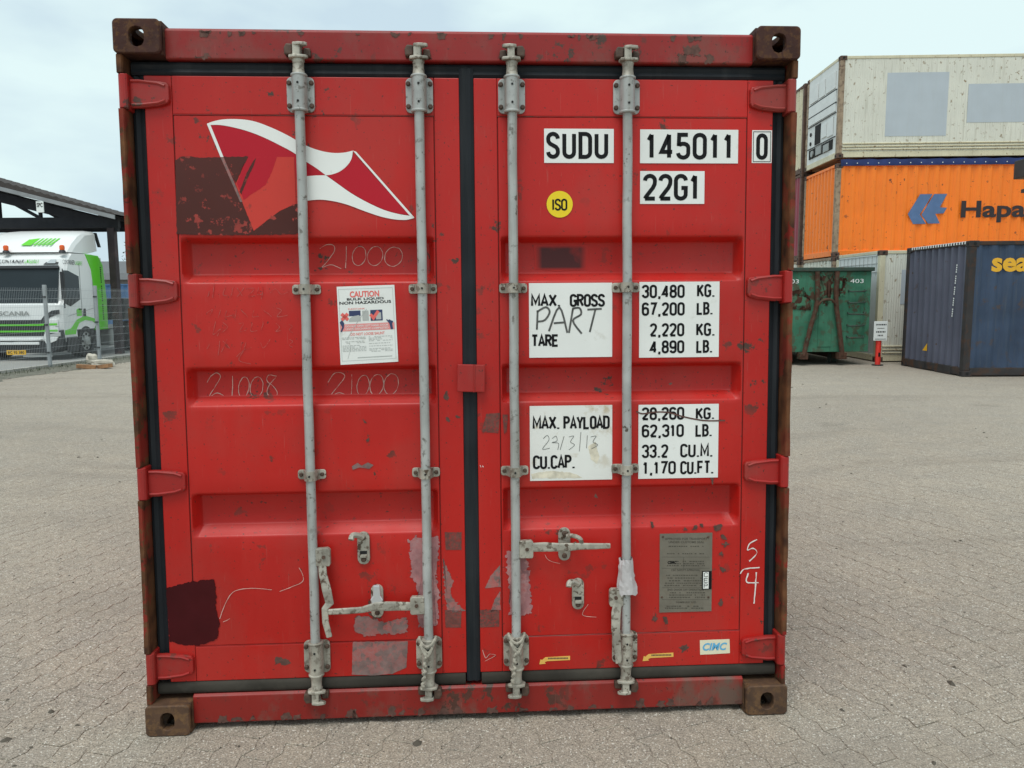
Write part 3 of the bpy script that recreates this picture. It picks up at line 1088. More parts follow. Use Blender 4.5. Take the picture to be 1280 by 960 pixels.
def cam_head(rod, x, top, mat, flip=1):
    """anti-rack cam and the keeper it locks into"""
    if top:
        zb, d = 2.413, 1
    else:
        zb, d = .205, -1
    mb = MB()
    mb.lathe(x, RODY, [(.0235, zb - d * .012), (.0245, zb), (.0215, zb + d * .006), (.0195, zb + d * .024), (.0195, zb + d * .040), (.0220, zb + d * .046), (.0205, zb + d * .052)][::d], 18)
    hd = mb.build('cam_head', mat, rod, smooth=True, ang=45)
    z = zb + d * .052
    mb = MB()
    # forked jaws: two lobed plates round a web
    f = flip
    jaw = [(x - .034 * f, .030), (x - .030 * f, .006), (x - .012 * f, -.002), (x + .012 * f, .000), (x + .034 * f, .006), (x + .037 * f, .018), (x + .020 * f, .030), (x + .018 * f, .046), (x - .02 * f, .046)]
    mb.prism(jaw, z, z + d * .011, 'z')
    jaw2 = [(x - .020 * f, .032), (x - .016 * f, .004), (x + .006 * f, -.002), (x + .032 * f, .004), (x + .036 * f, .014), (x + .016 * f, .028), (x + .012 * f, .046), (x - .016 * f, .046)]
    mb.prism(jaw2, z + d * .042, z + d * .054, 'z')
    mb.prism([(x - .016, .004), (x + .010, .004), (x + .012, .046), (x - .016, .046)], z + d * .008, z + d * .046, 'z')
    mb.build('jaw', mat, hd, bevel=.003)
    mb = MB()
    mb.prism([(x - .046 * f, z + d * .012), (x - .018 * f, z + d * .014), (x - .017 * f, z + d * .050), (x - .040 * f, z + d * .052), (x - .048 * f, z + d * .036)], .012, .048)
    mb.build('keeper', 'bolt', hd, bevel=.005)
    mb = MB()
    mb.prism([(x + .016 * f, z + d * .014), (x + .044 * f, z + d * .010), (x + .042 * f, z + d * .040), (x + .018 * f, z + d * .042)], .026, .048)
    mb.build('keeper', 'bolt', hd, bevel=.005)


ROD_X = (-.590, -.166, .168, .590)
rods = []
for i, x in enumerate(ROD_X):
    mb = MB()
    n = 30
    mb.tube([(x + mnoise.noise(Vector((i * 5.1, k * .3, 0))) * .0022, RODY, .20 + (2.42 - .20) * k / n) for k in range(n + 1)], RODR, 18)
    mat = 'galv'
    rod = mb.build('locking_rod', mat, box, smooth=True)
    rod['label'] = ['outer left', 'inner left', 'inner right', 'outer right'][i] + ' galvanised door locking rod'
    bearing(rod, x, 2.287, 2.411, 'galv')
    bearing(rod, x, .207, .333, 'galv_dirty')
    guide(rod, x, 1.655, 'galv_dirty')
    guide(rod, x, .970, 'galv_dirty')
    cam_head(rod, x, True, 'galv_dirty', 1 if i != 2 else -1)
    cam_head(rod, x, False, 'galv_dirty', 1 if i < 1 else -1)
    rods.append(rod)


def hub(rod, x, z, s):
    """handle hub: folded plate riveted beside the rod"""
    mb = MB()
    x0 = x + s * .012
    mb.prism([(x0, z - .034), (x0 + s * .050, z - .036), (x0 + s * .054, z - .028), (x0 + s * .054, z + .026), (x0 + s * .046, z + .034), (x0, z + .032)], .012, .034)
    h = mb.build('handle_hub', 'galv_dirty', rod, bevel=.003)
    MB().cyl((x0 + s * .030, .010, z), .007, .006, 'y', 10).build('rivet', 'bolt', h)
    return h


def bar(pts, wd, th):
    """flat bar handle along pts, given width and thickness lists"""
    mb = MB()
    P = [Vector(p) for p in pts]
    rings = []
    for i, p in enumerate(P):
        t = (P[min(i + 1, len(P) - 1)] - P[max(i - 1, 0)]).normalized()
        nn = Vector((0, 1, 0))
        sd_ = t.cross(nn).normalized()
        a, b = wd[i] / 2, th[i] / 2
        rings.append([p + sd_ * a * cu - nn * b * cv for cu, cv in ((-1, -.6), (-.6, -1), (.6, -1), (1, -.6), (1, .6), (.6, 1), (-.6, 1), (-1, .6))])
    n = 8
    vs = [q for r_ in rings for q in r_]
    fs = [(i * n + k, i * n + (k + 1) % n, (i + 1) * n + (k + 1) % n, (i + 1) * n + k) for i in range(len(P) - 1) for k in range(n)]
    fs += [tuple(range(n)), tuple(range(len(vs) - n, len(vs)))]
    return mb.add(vs, fs)


# door-plane coordinates of marks, rectified from measurements over the front face
HM = (0.0027947243308586176, -3.619277905637309e-05, -1.6214756262116796, -0.00010255495658270131, -0.00290686430366871,
      2.6684294689574757, -5.161056482535194e-05, -7.62882792174171e-05)


def D(u, v):
    k = HM[6] * u + HM[7] * v + 1
    return ((HM[0] * u + HM[1] * v + HM[2]) / k, (HM[3] * u + HM[4] * v + HM[5]) / k)


# handles (z measured): outer-left hangs, inner-left lies left, inner-right lies right, outer-right hangs
hub(rods[0], ROD_X[0], .665, 1)
bar([(-.556, .020, .648), (-.552, .012, .60), (-.538, .004, .54), (-.530, .010, .49), (-.548, .006, .47), (-.546, .004, .42), (-.533, .004, .362)],
    [.030, .030, .034, .032, .024, .024, .022], [.010] * 7).build('handle', 'galv_dirty', rods[0], bevel=.002)
hub(rods[1], ROD_X[1], .470, -1)
bar([(-.225, .018, .466), (-.27, .014, .470), (-.315, .006, .474), (-.36, .006, .474), (-.41, .008, .462), (-.46, .006, .460), (-.535, .006, .458)],
    [.032, .034, .036, .032, .024, .024, .021], [.010] * 7).build('handle', 'galv_dirty', rods[1], bevel=.002)
hub(rods[2], ROD_X[2], .676, 1)
bar([(.226, .018, .682), (.28, .012, .684), (.33, .004, .684), (.37, .004, .684), (.41, .006, .685), (.46, .006, .684), (.525, .006, .684)],
    [.034, .036, .032, .030, .026, .024, .020], [.010] * 7).build('handle', 'galv_dirty', rods[2], bevel=.002)
hub(rods[3], ROD_X[3], .480, -1)
bar([(.556, .018, .462), (.548, .010, .42), (.546, .004, .36), (.550, .004, .31), (.556, .004, .26), (.558, .005, .225)],
    [.034, .036, .034, .030, .026, .024], [.010] * 6).build('handle', 'galv_dirty', rods[3], bevel=.002)


def catch(u, v, h=.120, hook=None, slot=True, tilt=0):
    """handle retainer: round-ended plate with slot, bolt and a bent hook"""
    x, z = D(u, v)
    mb = MB()
    mb.prism(plate_pts(x, z, .046, h, .022), .046, .0575)
    c = mb.build('handle_catch', 'galv_dirty', box, bevel=.002)
    for dz in (h / 2 - .022, -h / 2 + .020):
        mb = MB()
        mb.tube([(x, .047, z + dz), (x, .040, z + dz), (x, .037, z + dz)], [.010, .0095, .006], 10)
        mb.build('bolt', 'bolt', c)
    if slot:
        MB().box(x - .013, x + .013, .0445, .0462, z - .022, z - .010).build('slot', 'hole', c)
        MB().box(x - .013, x + .013, .034, .046, z - .034, z - .022).build('seal_block', 'galv_dirty', c, bevel=.002)
    if hook:
        s = hook
        pts = smooth_path([(x, .040, z + h / 2 - .020), (x + s * .018, .030, z + h / 2 - .008), (x + s * .036, .022, z + h / 2 - .006), (x + s * .040, .012, z + h / 2 - .020)], 4)
        MB().tube(pts, [.011] * len(pts), 8).build('hook', 'galv_dirty', c, smooth=True)
    return c


catch(455, 684, .125, -1)
c2 = catch(472, 750, .128, None, False)
x, z = D(473, 742)
MB().prism([(x - .012, z + .050), (x + .012, z + .050), (x + .014, z + .01), (x + .024, z - .006), (x + .014, z - .030), (x - .014, z - .030), (x - .024, z - .004), (x - .014, z + .01)], .006, .018).build('hasp', flat('zinc_hasp', (.62, .64, .66, 1), .3, .6), c2, bevel=.003)
c3 = catch(705, 679, .128, None, False)
x, z = D(706, 680)
pts = smooth_path([(x + .005, .030, z + .040), (x + .030, .012, z + .044), (x + .052, .006, z + .034), (x + .056, .010, z + .012), (x + .040, .012, z + .004), (x + .030, .016, z + .018)], 4)
MB().tube(pts, .0085, 8).build('hook', 'galv_dirty', c3, smooth=True)
catch(722, 741, .122, -1)


# ropes round the lower bearings
def rope(rod, x, z):
    mb = MB()
    ring = [(x + .031 * cos(a), .028 - .034 * sin(a) * (1 if sin(a) > 0 else .6), z + .012 * cos(a * 2) + .004) for a in [i * 2 * pi / 20 for i in range(21)]]
    mb.tube(ring, .0055, 6)
    mb.tube([(p[0], p[1] * .95, p[2] - .014 + .01 * sin(i)) for i, p in enumerate(ring)], .005, 6)
    mb.tube(smooth_path([(x - .026, .0, z), (x - .012, -.012, z - .028), (x + .004, -.013, z - .040), (x + .020, -.008, z - .010)], 5), .0055, 6)
    tail = []
    for i in range(26):
        t = i / 25
        tail.append((x - .004 - .016 * t + .004 * sin(i * 1.7), -.012 + .004 * cos(i * 1.3), z - .035 - .135 * t))
    mb.tube(tail, .0058, 6)
    mb.build('rope', 'rope', rod, smooth=True)


rope(rods[1], ROD_X[1] - .004, .325)
rope(rods[2], ROD_X[2], .328)

# torn plastic round the outer right rod
x, z = D(783, 712)
mb = MB()
vs, fs = [], []
NA, NB = 20, 9
for j in range(NB):
    t = j / (NB - 1)
    for i in range(NA):
        a = 2 * pi * i / NA
        q = mnoise.noise(Vector((cos(a) * 2, sin(a) * 2, t * 5)))
        r_ = .0195 + .004 * t + .007 * abs(q) + .009 * (abs(mnoise.noise(Vector((cos(a) * 5, sin(a) * 5, t * 2)))) ) + .020 * t * t * max(0, cos(a - .6) * .5 + .5)
        zz = z + .055 - .135 * t + .014 * mnoise.noise(Vector((cos(a) * 3, sin(a) * 3, t * 3 + 8)))
        vs.append((ROD_X[3] - .004 * t + r_ * cos(a) * 1.15, RODY + r_ * sin(a) * .9, zz))
for j in range(NB - 1):
    for i in range(NA):
        fs.append((j * NA + i, j * NA + (i + 1) % NA, (j + 1) * NA + (i + 1) % NA, (j + 1) * NA + i))
mb.add(vs, fs)
mb.build('torn_plastic', 'plastic', rods[3])

# ------------------------------------------------------------------ marks on the doors
YD, YI = .0568, .0560      # film level, ink level


def film(name, uv, mat, parent, amp=0, y=YD, seed=0, step=.006, label=None):
    pts = [D(*p) for p in uv]
    if amp:
        pts = jag(pts, amp, step, seed)
    o = MB().prism(pts, y, y + .0008).build(name, mat, parent)
    if label:
        o['label'] = label
    return o


def EM(cx, cy):
    return (210 + cx / 4, 130 + cy / 4)


def curve(l):
    return smooth_path([tuple(p) for p in l], 4)


top = curve([(195, 100), (235, 86), (290, 77), (370, 78), (440, 90), (520, 120), (600, 158), (680, 203), (750, 231), (820, 245), (880, 244), (925, 234)])
inn = curve([(925, 234), (918, 275), (895, 310), (860, 338), (820, 353), (790, 357)])
mid = curve([(790, 357), (740, 320), (690, 288), (630, 245), (560, 207), (480, 168), (400, 137), (320, 116), (260, 106), (212, 106)])
em = film('emblem', [EM(*p) for p in top + inn[1:] + mid[1:]], 'emblem_white', box)
em['label'] = 'red and white flag emblem on the left door'
film('emblem_stripe', [EM(*p) for p in ((196, 101), (213, 104), (279, 266), (264, 266))], 'emblem_white', em, y=YD - .0003)
lo = curve([(790, 357), (850, 400), (920, 449), (1000, 494), (1080, 530), (1150, 550), (1212, 560)])
ol = curve([(1232, 570), (1190, 580), (1130, 577), (1060, 562), (980, 535), (900, 505), (830, 487), (760, 479), (690, 485), (662, 491)])
film('emblem_wave', [EM(*p) for p in lo + ol + [(662, 366), (690, 362), (740, 358)]], 'emblem_white', em)
film('emblem_stripe', [EM(*p) for p in ((925, 234), (942, 240), (1233, 569), (1210, 560))], 'emblem_white', em, y=YD - .0003)
film('emblem_field', [EM(*p) for p in [(213, 107), (260, 107), (320, 117), (400, 138), (480, 169), (560, 208), (630, 246), (690, 289), (740, 321), (788, 356), (740, 358), (690, 362), (640, 370), (632, 266), (279, 266)]],
     'emblem_red', em, y=YD + .0002)
film('emblem_field', [EM(*p) for p in [(928, 250), (1210, 556), (1150, 549), (1080, 529), (1000, 493), (920, 448), (850, 399), (794, 357), (822, 354), (862, 339), (897, 311), (919, 276)]],
     'emblem_red', em, y=YD + .0002)
film('emblem_field', [EM(*p) for p in [(400, 266), (632, 266), (640, 500), (560, 535), (500, 580), (430, 635), (372, 490), (340, 400), (385, 300)]], 'emblem_faded', em, y=YD + .0001)
film('emblem_field', [EM(*p) for p in [(400, 266), (545, 266), (525, 330), (490, 405), (380, 480), (345, 400), (380, 310)]], 'emblem_red', em, amp=.002, y=YD - .0002, seed=4)
film('paint_patch', [EM(*p) for p in [(38, 285), (62, 266), (110, 262), (160, 270), (279, 266), (372, 490), (430, 635), (445, 655), (300, 657), (45, 652)]], 'patch_brown', box, .0022, y=YD - .0004, seed=1)
film('paint_patch', [EM(*p) for p in [(279, 266), (405, 266), (392, 290), (372, 320), (352, 372), (338, 395), (318, 360)]], 'patch_brown', box, .004, y=YD - .0005, seed=2)
film('paint_patch', [EM(*p) for p in [(442, 270), (432, 305), (395, 385), (368, 455), (358, 440), (395, 345), (425, 290)]], 'patch_brown', box, .0015, y=YD - .0005, seed=3)
film('paint_patch', [EM(*p) for p in [(430, 635), (500, 580), (560, 535), (640, 500), (690, 490), (690, 620), (640, 652), (445, 655)]], 'patch_brown', box, .0022, y=YD + .0001, seed=5)
film('emblem_stripe', [EM(*p) for p in ((264, 266), (279, 266), (374, 490), (362, 490))], 'residue', em, y=YD - .0006)
film('paint_patch', [(208, 735), (238, 727), (268, 724), (271, 745), (270, 760), (275, 777), (272, 799), (250, 806), (230, 806), (212, 801)], 'patch_maroon', box, .0045, seed=6, step=.0025)

# sheets with lettering
def sheet(name, u0, v0, u1, v1, mat='sticker', lab=None):
    a, b = D(u0, v0), D(u1, v1)
    mb = MB().box(a[0], b[0], YD, YD + .0012, a[1], b[1])
    o = mb.build(name, mat, box)
    if lab:
        o['label'] = lab
    return o


def letters(par, items, t, gap=.45):
    for s, u0, v0, u1, v1 in items:
        mb = MB()
        a, b = D(u0, v0), D(u1, v1)
        stroke_text(mb, s, min(a[0], b[0]), max(a[0], b[0]), min(a[1], b[1]), max(a[1], b[1]), t, YI, gap)
        mb.build('lettering', 'ink', par)


letters(sheet('label_sheet', 680, 161, 767, 204, lab='white label with the owner letters'), [('SUDU', 682.5, 165, 760, 199)], .0148, .66)
letters(sheet('label_sheet', 800, 162, 922, 204.5, lab='white label with the long serial number'), [('145011', 807, 166, 917, 200)], .0150, .62)
o = sheet('label_sheet', 940, 163, 964, 204, lab='small white label with one check digit')
letters(o, [('0', 945, 167, 959, 200)], .0145)
mb = MB()
a, b = D(941.6, 165), D(962.4, 202.3)
ribbon(mb, [(a[0], a[1]), (b[0], a[1]), (b[0], b[1]), (a[0], b[1])], .0022, YI, True)
mb.build('border', 'ink', o)
letters(sheet('label_sheet', 800, 214, 880, 255), [('22G1', 803.5, 217.5, 875, 251)], .0150, .55)
cx_, cz_ = D(699.5, 255.5)
o = MB().prism([(cx_ + .0485 * cos(i * pi / 24), cz_ + .0485 * sin(i * pi / 24)) for i in range(48)], YD, YD + .0012).build('round_label', 'yellow', box)
letters(o, [('ISO', 689.5, 248.5, 709, 263.5)], .0066, .42)

o = sheet('label_sheet', 661, 354, 765, 446)
letters(o, [('MAX.', 663.5, 367.5, 701, 383.5), ('GROSS', 712, 367.5, 756, 383.5), ('TARE', 664, 418, 698.5, 433.5)], .0088, .46)
mb = MB()
for st in ([(672, 388), (671, 412)], [(671, 390), (682, 384), (687, 390), (681, 400), (672, 402)], [(686, 414), (699, 384), (709, 416)], [(692, 404), (705, 403)],
           [(716, 386), (711, 416)], [(715, 386), (724, 385), (726, 393), (716, 401), (727, 417)], [(734, 387), (752, 386)], [(744, 387), (737, 415)]):
    ribbon(mb, smooth_path([D(*p) for p in st], 4), .0072, YI - .0002)
mb.build('handwriting', 'marker', o)
o = sheet('label_sheet', 799, 352.5, 898, 446)
letters(o, [('30,480', 802, 356, 855.5, 372.5), ('KG.', 871, 355, 893.5, 371.5), ('67,200', 802, 378, 855.5, 394.5), ('LB.', 870.5, 377.5, 891, 393.5),
            ('2,220', 812, 404, 855, 420.5), ('KG.', 870, 403.5, 893.5, 420), ('4,890', 812, 425.5, 855, 441.5), ('LB.', 870, 425, 890.5, 441)], .0086, .54)
o = sheet('label_sheet', 662, 507.5, 765, 599, 'sticker_torn')
letters(o, [('MAX.', 665.5, 520, 700, 536.5), ('PAYLOAD', 704, 520, 762, 536), ('CU.CAP.', 666, 569, 719, 585.5)], .0088, .46)
mb = MB()
for st in ([(679, 548), (684, 544), (686, 550), (678, 561), (687, 560)], [(690, 548), (695, 545), (696, 551), (690, 553), (698, 554), (697, 562)], [(705, 545), (700, 562)],
           [(711, 546), (717, 545), (713, 552), (718, 556), (711, 562)], [(726, 540), (724, 564)], [(734, 544), (733, 560)], [(738, 546), (745, 545), (741, 552), (747, 556), (739, 561)]):
    ribbon(mb, smooth_path([D(*p) for p in st], 4), .0018, YI - .0002)
mb.build('handwriting', 'marker', o)
film('stain', [(735, 558), (744, 552), (749, 570), (746, 580), (739, 574)], 'arrow', o, .003, y=YD - .0004, seed=31).data.materials[0] = worn('glue_stain', (.66, .60, .48, 1), .6, var=.3, vs=30)
film('stain', [(664, 592), (690, 588), (720, 592), (728, 597), (665, 598)], 'arrow', o, .003, y=YD - .0004, seed=32).data.materials[0] = bpy.data.materials['glue_stain']
o = sheet('label_sheet', 798, 506, 897, 596.5)
letters(o, [('28,260', 802, 509, 855, 524.5), ('KG.', 869.5, 509, 893, 524), ('62,310', 802, 530.5, 854.5, 546), ('LB.', 869, 530, 890, 545.5),
            ('33.2', 802, 555.5, 835, 572), ('CU.M.', 850, 554.5, 891, 571), ('1,170', 803, 576.5, 844.5, 592.5), ('CU.FT.', 850, 576, 892, 592)], .0086, .50)
mb = MB()
ribbon(mb, smooth_path([D(*p) for p in ((795, 514), (803, 517), (818, 515), (835, 515.5), (855, 521), (880, 525.5), (906, 525.5))], 5), .0055, YI - .0004)
mb.build('scratch', 'chip', o)

# caution sheet, set slightly askew
CQ = ((421, 358.5), (493, 356), (498, 452), (426, 456))


def CP(u, v):
    """0..1 across and down the sheet"""
    a = [CQ[0][k] + (CQ[1][k] - CQ[0][k]) * u for k in (0, 1)]
    b = [CQ[3][k] + (CQ[2][k] - CQ[3][k]) * u for k in (0, 1)]
    return D(a[0] + (b[0] - a[0]) * v, a[1] + (b[1] - a[1]) * v)


caut = MB().prism([D(*p) for p in CQ], YD, YD + .001).build('caution_sheet', 'sticker', box)
caut['label'] = 'white caution notice with red heading on the left door'


def cto(y=YI):
    def f(x, z):
        p = CP(x, 1 - z)
        return (p[0], y, p[1])
    return f


def crect(mb, u0, v0, u1, v1, y=YI):
    p = [CP(u0, v0), CP(u1, v0), CP(u1, v1), CP(u0, v1)]
    mb.add([(q[0], y, q[1]) for q in p], [(3, 2, 1, 0)])


def cpoly(mb, uv, y=YI):
    p = [CP(*q) for q in uv]
    mb.prism(p, y, y + .0003)


def ctext(mb, s, u0, v0, u1, v1, bold=0.0, y=YI):
    font_text(mb, s, u0, u1, 1 - v1, 1 - v0, y, bold, 0, cto(y))


for txt, u0, v0, u1, v1, bo, mt in (('CAUTION', .22, .065, .73, .145, .03, 'redprint'), ('DO NOT LOOSE SHUNT', .20, .60, .79, .635, .01, 'redprint'), ('FLEXITANK', .18, .282, .47, .302, .0, 'redprint'),
                                    ('BULK LIQUID', .165, .152, .805, .188, .025, 'ink'), ('NON HAZARDOUS', .035, .195, .93, .232, .025, 'ink')):
    mb = MB()
    ctext(mb, txt, u0, v0, u1, v1, bo)
    mb.build('heading', mt, caut)
mb = MB()
crect(mb, .02, .485, .97, .575, YI + .0003)
mb.build('pink_band', 'pink', caut)
mb = MB()
ctext(mb, 'DO NOT OPEN LEFT HAND DOOR', .12, .500, .86, .525, .01, YI - .0002)
ctext(mb, 'UNTIL DISCHARGE COMPLETED', .12, .537, .86, .562, .01, YI - .0002)
mb.build('band_lettering', 'sticker', caut)
for u0, v0, u1, v1 in ((.19, .315, .39, .385), (.56, .315, .77, .455)):
    mb = MB()
    crect(mb, u0, v0, u1, v1, YI + .0003)
    mb.build('picture', 'navy', caut)
mb = MB()
cpoly(mb, [(.02, .46), (.06, .43), (.10, .47), (.09, .53), (.05, .585), (.03, .575), (.06, .52)], YI - .0002)
mb.build('figure', 'navy', caut)
mb = MB()
cpoly(mb, [(.86, .455), (.89, .445), (.90, .455), (.95, .47), (.93, .50), (.94, .575), (.90, .575), (.88, .50), (.83, .45), (.84, .44)], YI - .0002)
mb.build('figure', 'navy', caut)
mb = MB()
cpoly(mb, [(.18, .455), (.20, .41), (.26, .385), (.36, .375), (.39, .40), (.39, .455)], YI)
mb.build('picture', 'greyprint', caut)
mb = MB()
crect(mb, .42, .32, .53, .45, YI + .0003)
mb.build('picture', 'greyprint', caut)
mb = MB()
crect(mb, .655, .35, .745, .44, YI)
mb.build('picture', 'greyprint', caut)
mb = MB()
for a, b in (((.06, .35), (.17, .43)), ((.17, .35), (.06, .43))):
    ribbon(mb, [CP(*a), CP(*b)], .012, YI - .0003)
mb.build('cross', 'redprint', caut)
mb = MB()
ribbon(mb, [CP(.56, .37), CP(.61, .42), CP(.70, .33)], .011, YI - .0003)
mb.build('tick', 'redprint', caut)
mb = MB()
rr_ = random.Random(3)
for col_u in ((.05, .46), (.51, .92)):
    v = .655
    while v < .86:
        u = col_u[0]
        while u < col_u[1]:
            l_ = rr_.uniform(.02, .06)
            if rr_.random() < .85:
                crect(mb, u, v, min(u + l_, col_u[1]), v + .007)
            u += l_ + .012
        v += .0175 if rr_.random() < .8 else .034
crect(mb, .30, .915, .90, .925)
mb.build('small_print', 'greyprint', caut)
mb = MB()
fr = [CP(.03, .035), CP(.965, .035), CP(.965, .955), CP(.03, .955)]
ribbon(mb, fr, .0012, YI, True)
ribbon(mb, [CP(.50, .30), CP(.34, .45), CP(.13, .68)], .0016, YI - .0004)
ribbon(mb, [CP(.13, .93), CP(.19, .80), CP(.17, .72)], .0012, YI - .0004)
mb.build('frame_line', 'greyprint', caut)

# data plate
plate = sheet('data_plate', 824.5, 667, 889, 763.5, 'plate', 'grey metal approval plate on the right door')


def PP(u, v):
    return D(824.5 + 64.5 * u, 667 + 96.5 * v)


def pto(x, z):
    p = PP(x, 1 - z)
    return (p[0], YI, p[1])


mb = MB()
for s, u0, v0, u1, v1 in (('APPROVED FOR TRANSPORT', .10, .050, .92, .078), ('UNDER CUSTOMS SEAL', .17, .092, .86, .120), ('CSC SAFETY APPROVAL', .22, .455, .78, .480),
                          ('END DOOR OFF OPERATION', .15, .710, .85, .735), ('HAMBURG S\u00dcD', .32, .868, .70, .895)):
    font_text(mb, s, u0, u1, 1 - v1, 1 - v0, YI, .01, 0, pto)
for v in (.155, .25, .35, .38, .405, .53, .565, .60, .632, .662, .755, .785, .815, .93, .955):
    u = rr_.uniform(.08, .2)
    while u < .86:
        l_ = rr_.uniform(.015, .05)
        if rr_.random() < .78:
            p = [PP(u, v), PP(u + l_, v), PP(u + l_, v + .012), PP(u, v + .012)]
            mb.add([(q[0], YI, q[1]) for q in p], [(3, 2, 1, 0)])
        u += l_ + .014
for a, b in (((.04, .30), (.96, .30)), ((.04, .445), (.96, .445)), ((.04, .695), (.96, .695)), ((.46, .30), (.46, .445)), ((.05, .85), (.95, .85))):
    ribbon(mb, [PP(*a), PP(*b)], .0009, YI)
mb.build('lettering', 'plate_ink', plate)
mb = MB()
font_text(mb, 'CIMC', .15, .33, 1 - .385, 1 - .35, YI, .04, .2, lambda x, z: (PP(x, 1 - z)[0], YI - .0002, PP(x, 1 - z)[1]))
mb.build('maker_mark', 'ink', plate)
for u, v in ((.04, .82), (.94, .82), (.06, .04), (.94, .04)):
    p = PP(u, v)
    MB().tube([(p[0], .0568, p[1]), (p[0], .0535, p[1])], [.0048, .003], 8).build('rivet', 'bolt', plate)
a, b = D(878.5, 714.5), D(888, 735)
cep = MB().box(a[0] - .004, b[0] + .003, YI - .0012, YI - .0002, a[1] + .003, b[1] - .003).build('tag', 'ink', plate)
cep2 = MB().box(a[0], b[0] - .009, YI - .0018, YI - .0013, a[1], b[1]).build('tag_face', 'sticker', plate)
mb = MB()
for i, ch in enumerate('CEP'):
    z1 = a[1] + (b[1] - a[1]) * (i + .08) / 3
    z0 = a[1] + (b[1] - a[1]) * (i + .90) / 3
    stroke_text(mb, ch, a[0] + .003, b[0] - .012, z0, z1, .0022, YI - .0022)
mb.build('tag_lettering', 'ink', plate)

# small stickers
st = film('maker_sticker', [(874.5, 800), (911.5, 798.5), (912, 816), (875, 818)], worn('cream_vinyl', (.76, .70, .52, 1), .5, var=.05), box, .0008, step=.02, seed=9)
mb = MB()
a, b = D(878, 813), D(908.5, 802.5)
font_text(mb, 'CIMC', a[0], b[0], a[1], b[1], YI, .03, .25)
mb.build('lettering', 'blueprint', st)
for u0, v0 in ((674, 820), (803, 816)):
    ar = film('arrow_sticker', [(u0, v0 + 10), (u0 + 1.6, v0 + 3.6), (u0 + 3.5, v0 + 4.6), (u0 + 7.5, v0 + 1.2), (u0 + 38.5, v0 - .6), (u0 + 38.5, v0 + 4.6), (u0 + 10, v0 + 6), (u0 + 6.8, v0 + 7.4), (u0 + 8.2, v0 + 9.2)], 'arrow', box)
    mb = MB()
    for k in range(14):
        a, b = D(u0 + 11 + k * 1.8, v0 + 3.4 - k * .03), D(u0 + 12.3 + k * 1.8, v0 + 1.6 - k * .03)
        mb.add([(a[0], YI, a[1]), (b[0], YI, a[1]), (b[0], YI, b[1]), (a[0], YI, b[1])], [(0, 1, 2, 3)])
    mb.build('small_print', 'plate_ink', ar)

# chalk numbers and scrawl
def deeper(p, d):
    """shift a door-plane mark onto a face lying d deeper (bottom of a pressed band)"""
    k = (2.815 + .06 + d) / (2.815 + .06)
    return (.010 + (p[0] - .010) * k, 1.526 + (p[1] - 1.526) * k)


def chalk(strokes, wd, mat='chalk', band=False, k=5, name='chalk_mark'):
    mb = MB()
    for st in strokes:
        pts = [D(*p) for p in st]
        y = YD - .0004
        if band:
            pts = [deeper(p, RD) for p in pts]
            y = YS + RD - .0014
        sp = smooth_path(pts, k) if len(pts) > 2 else smooth_path([pts[0], ((pts[0][0] + pts[-1][0]) / 2 + .0012, (pts[0][1] + pts[-1][1]) / 2), pts[-1]], k)
        sp = [(a + mnoise.noise(Vector((a * 70, b * 70, 1))) * .0012, b + mnoise.noise(Vector((a * 70, b * 70, 9))) * .0012) for a, b in sp]
        ribbon(mb, sp, [wd * (.85 + .8 * mnoise.noise(Vector((a * 60, b * 60, 5)))) for a, b in sp], y)
    return mb.build(name, mat, box)


def oval(cx, cy, rx, ry, n=12, over=2, lean=.18):
    return [(cx + rx * sin(2 * pi * i / n) - lean * ry * -cos(2 * pi * i / n) * .6, cy - ry * cos(2 * pi * i / n)) for i in range(n + over)]


def n21000(u, v, s=1.0):
    return [[(u, v - 9 * s), (u + 8 * s, v - 14 * s), (u + 17 * s, v - 13 * s), (u + 18 * s, v - 6 * s), (u + 9 * s, v + 7 * s), (u + 3 * s, v + 14 * s), (u + 14 * s, v + 11 * s), (u + 27 * s, v + 16 * s)],
            [(u + 33 * s, v - 12 * s), (u + 32 * s, v + 15 * s)], oval(u + 49 * s, v, 8.5 * s, 12 * s), oval(u + 69 * s, v, 9.5 * s, 12 * s), oval(u + 92 * s, v + 1, 11 * s, 12 * s)]


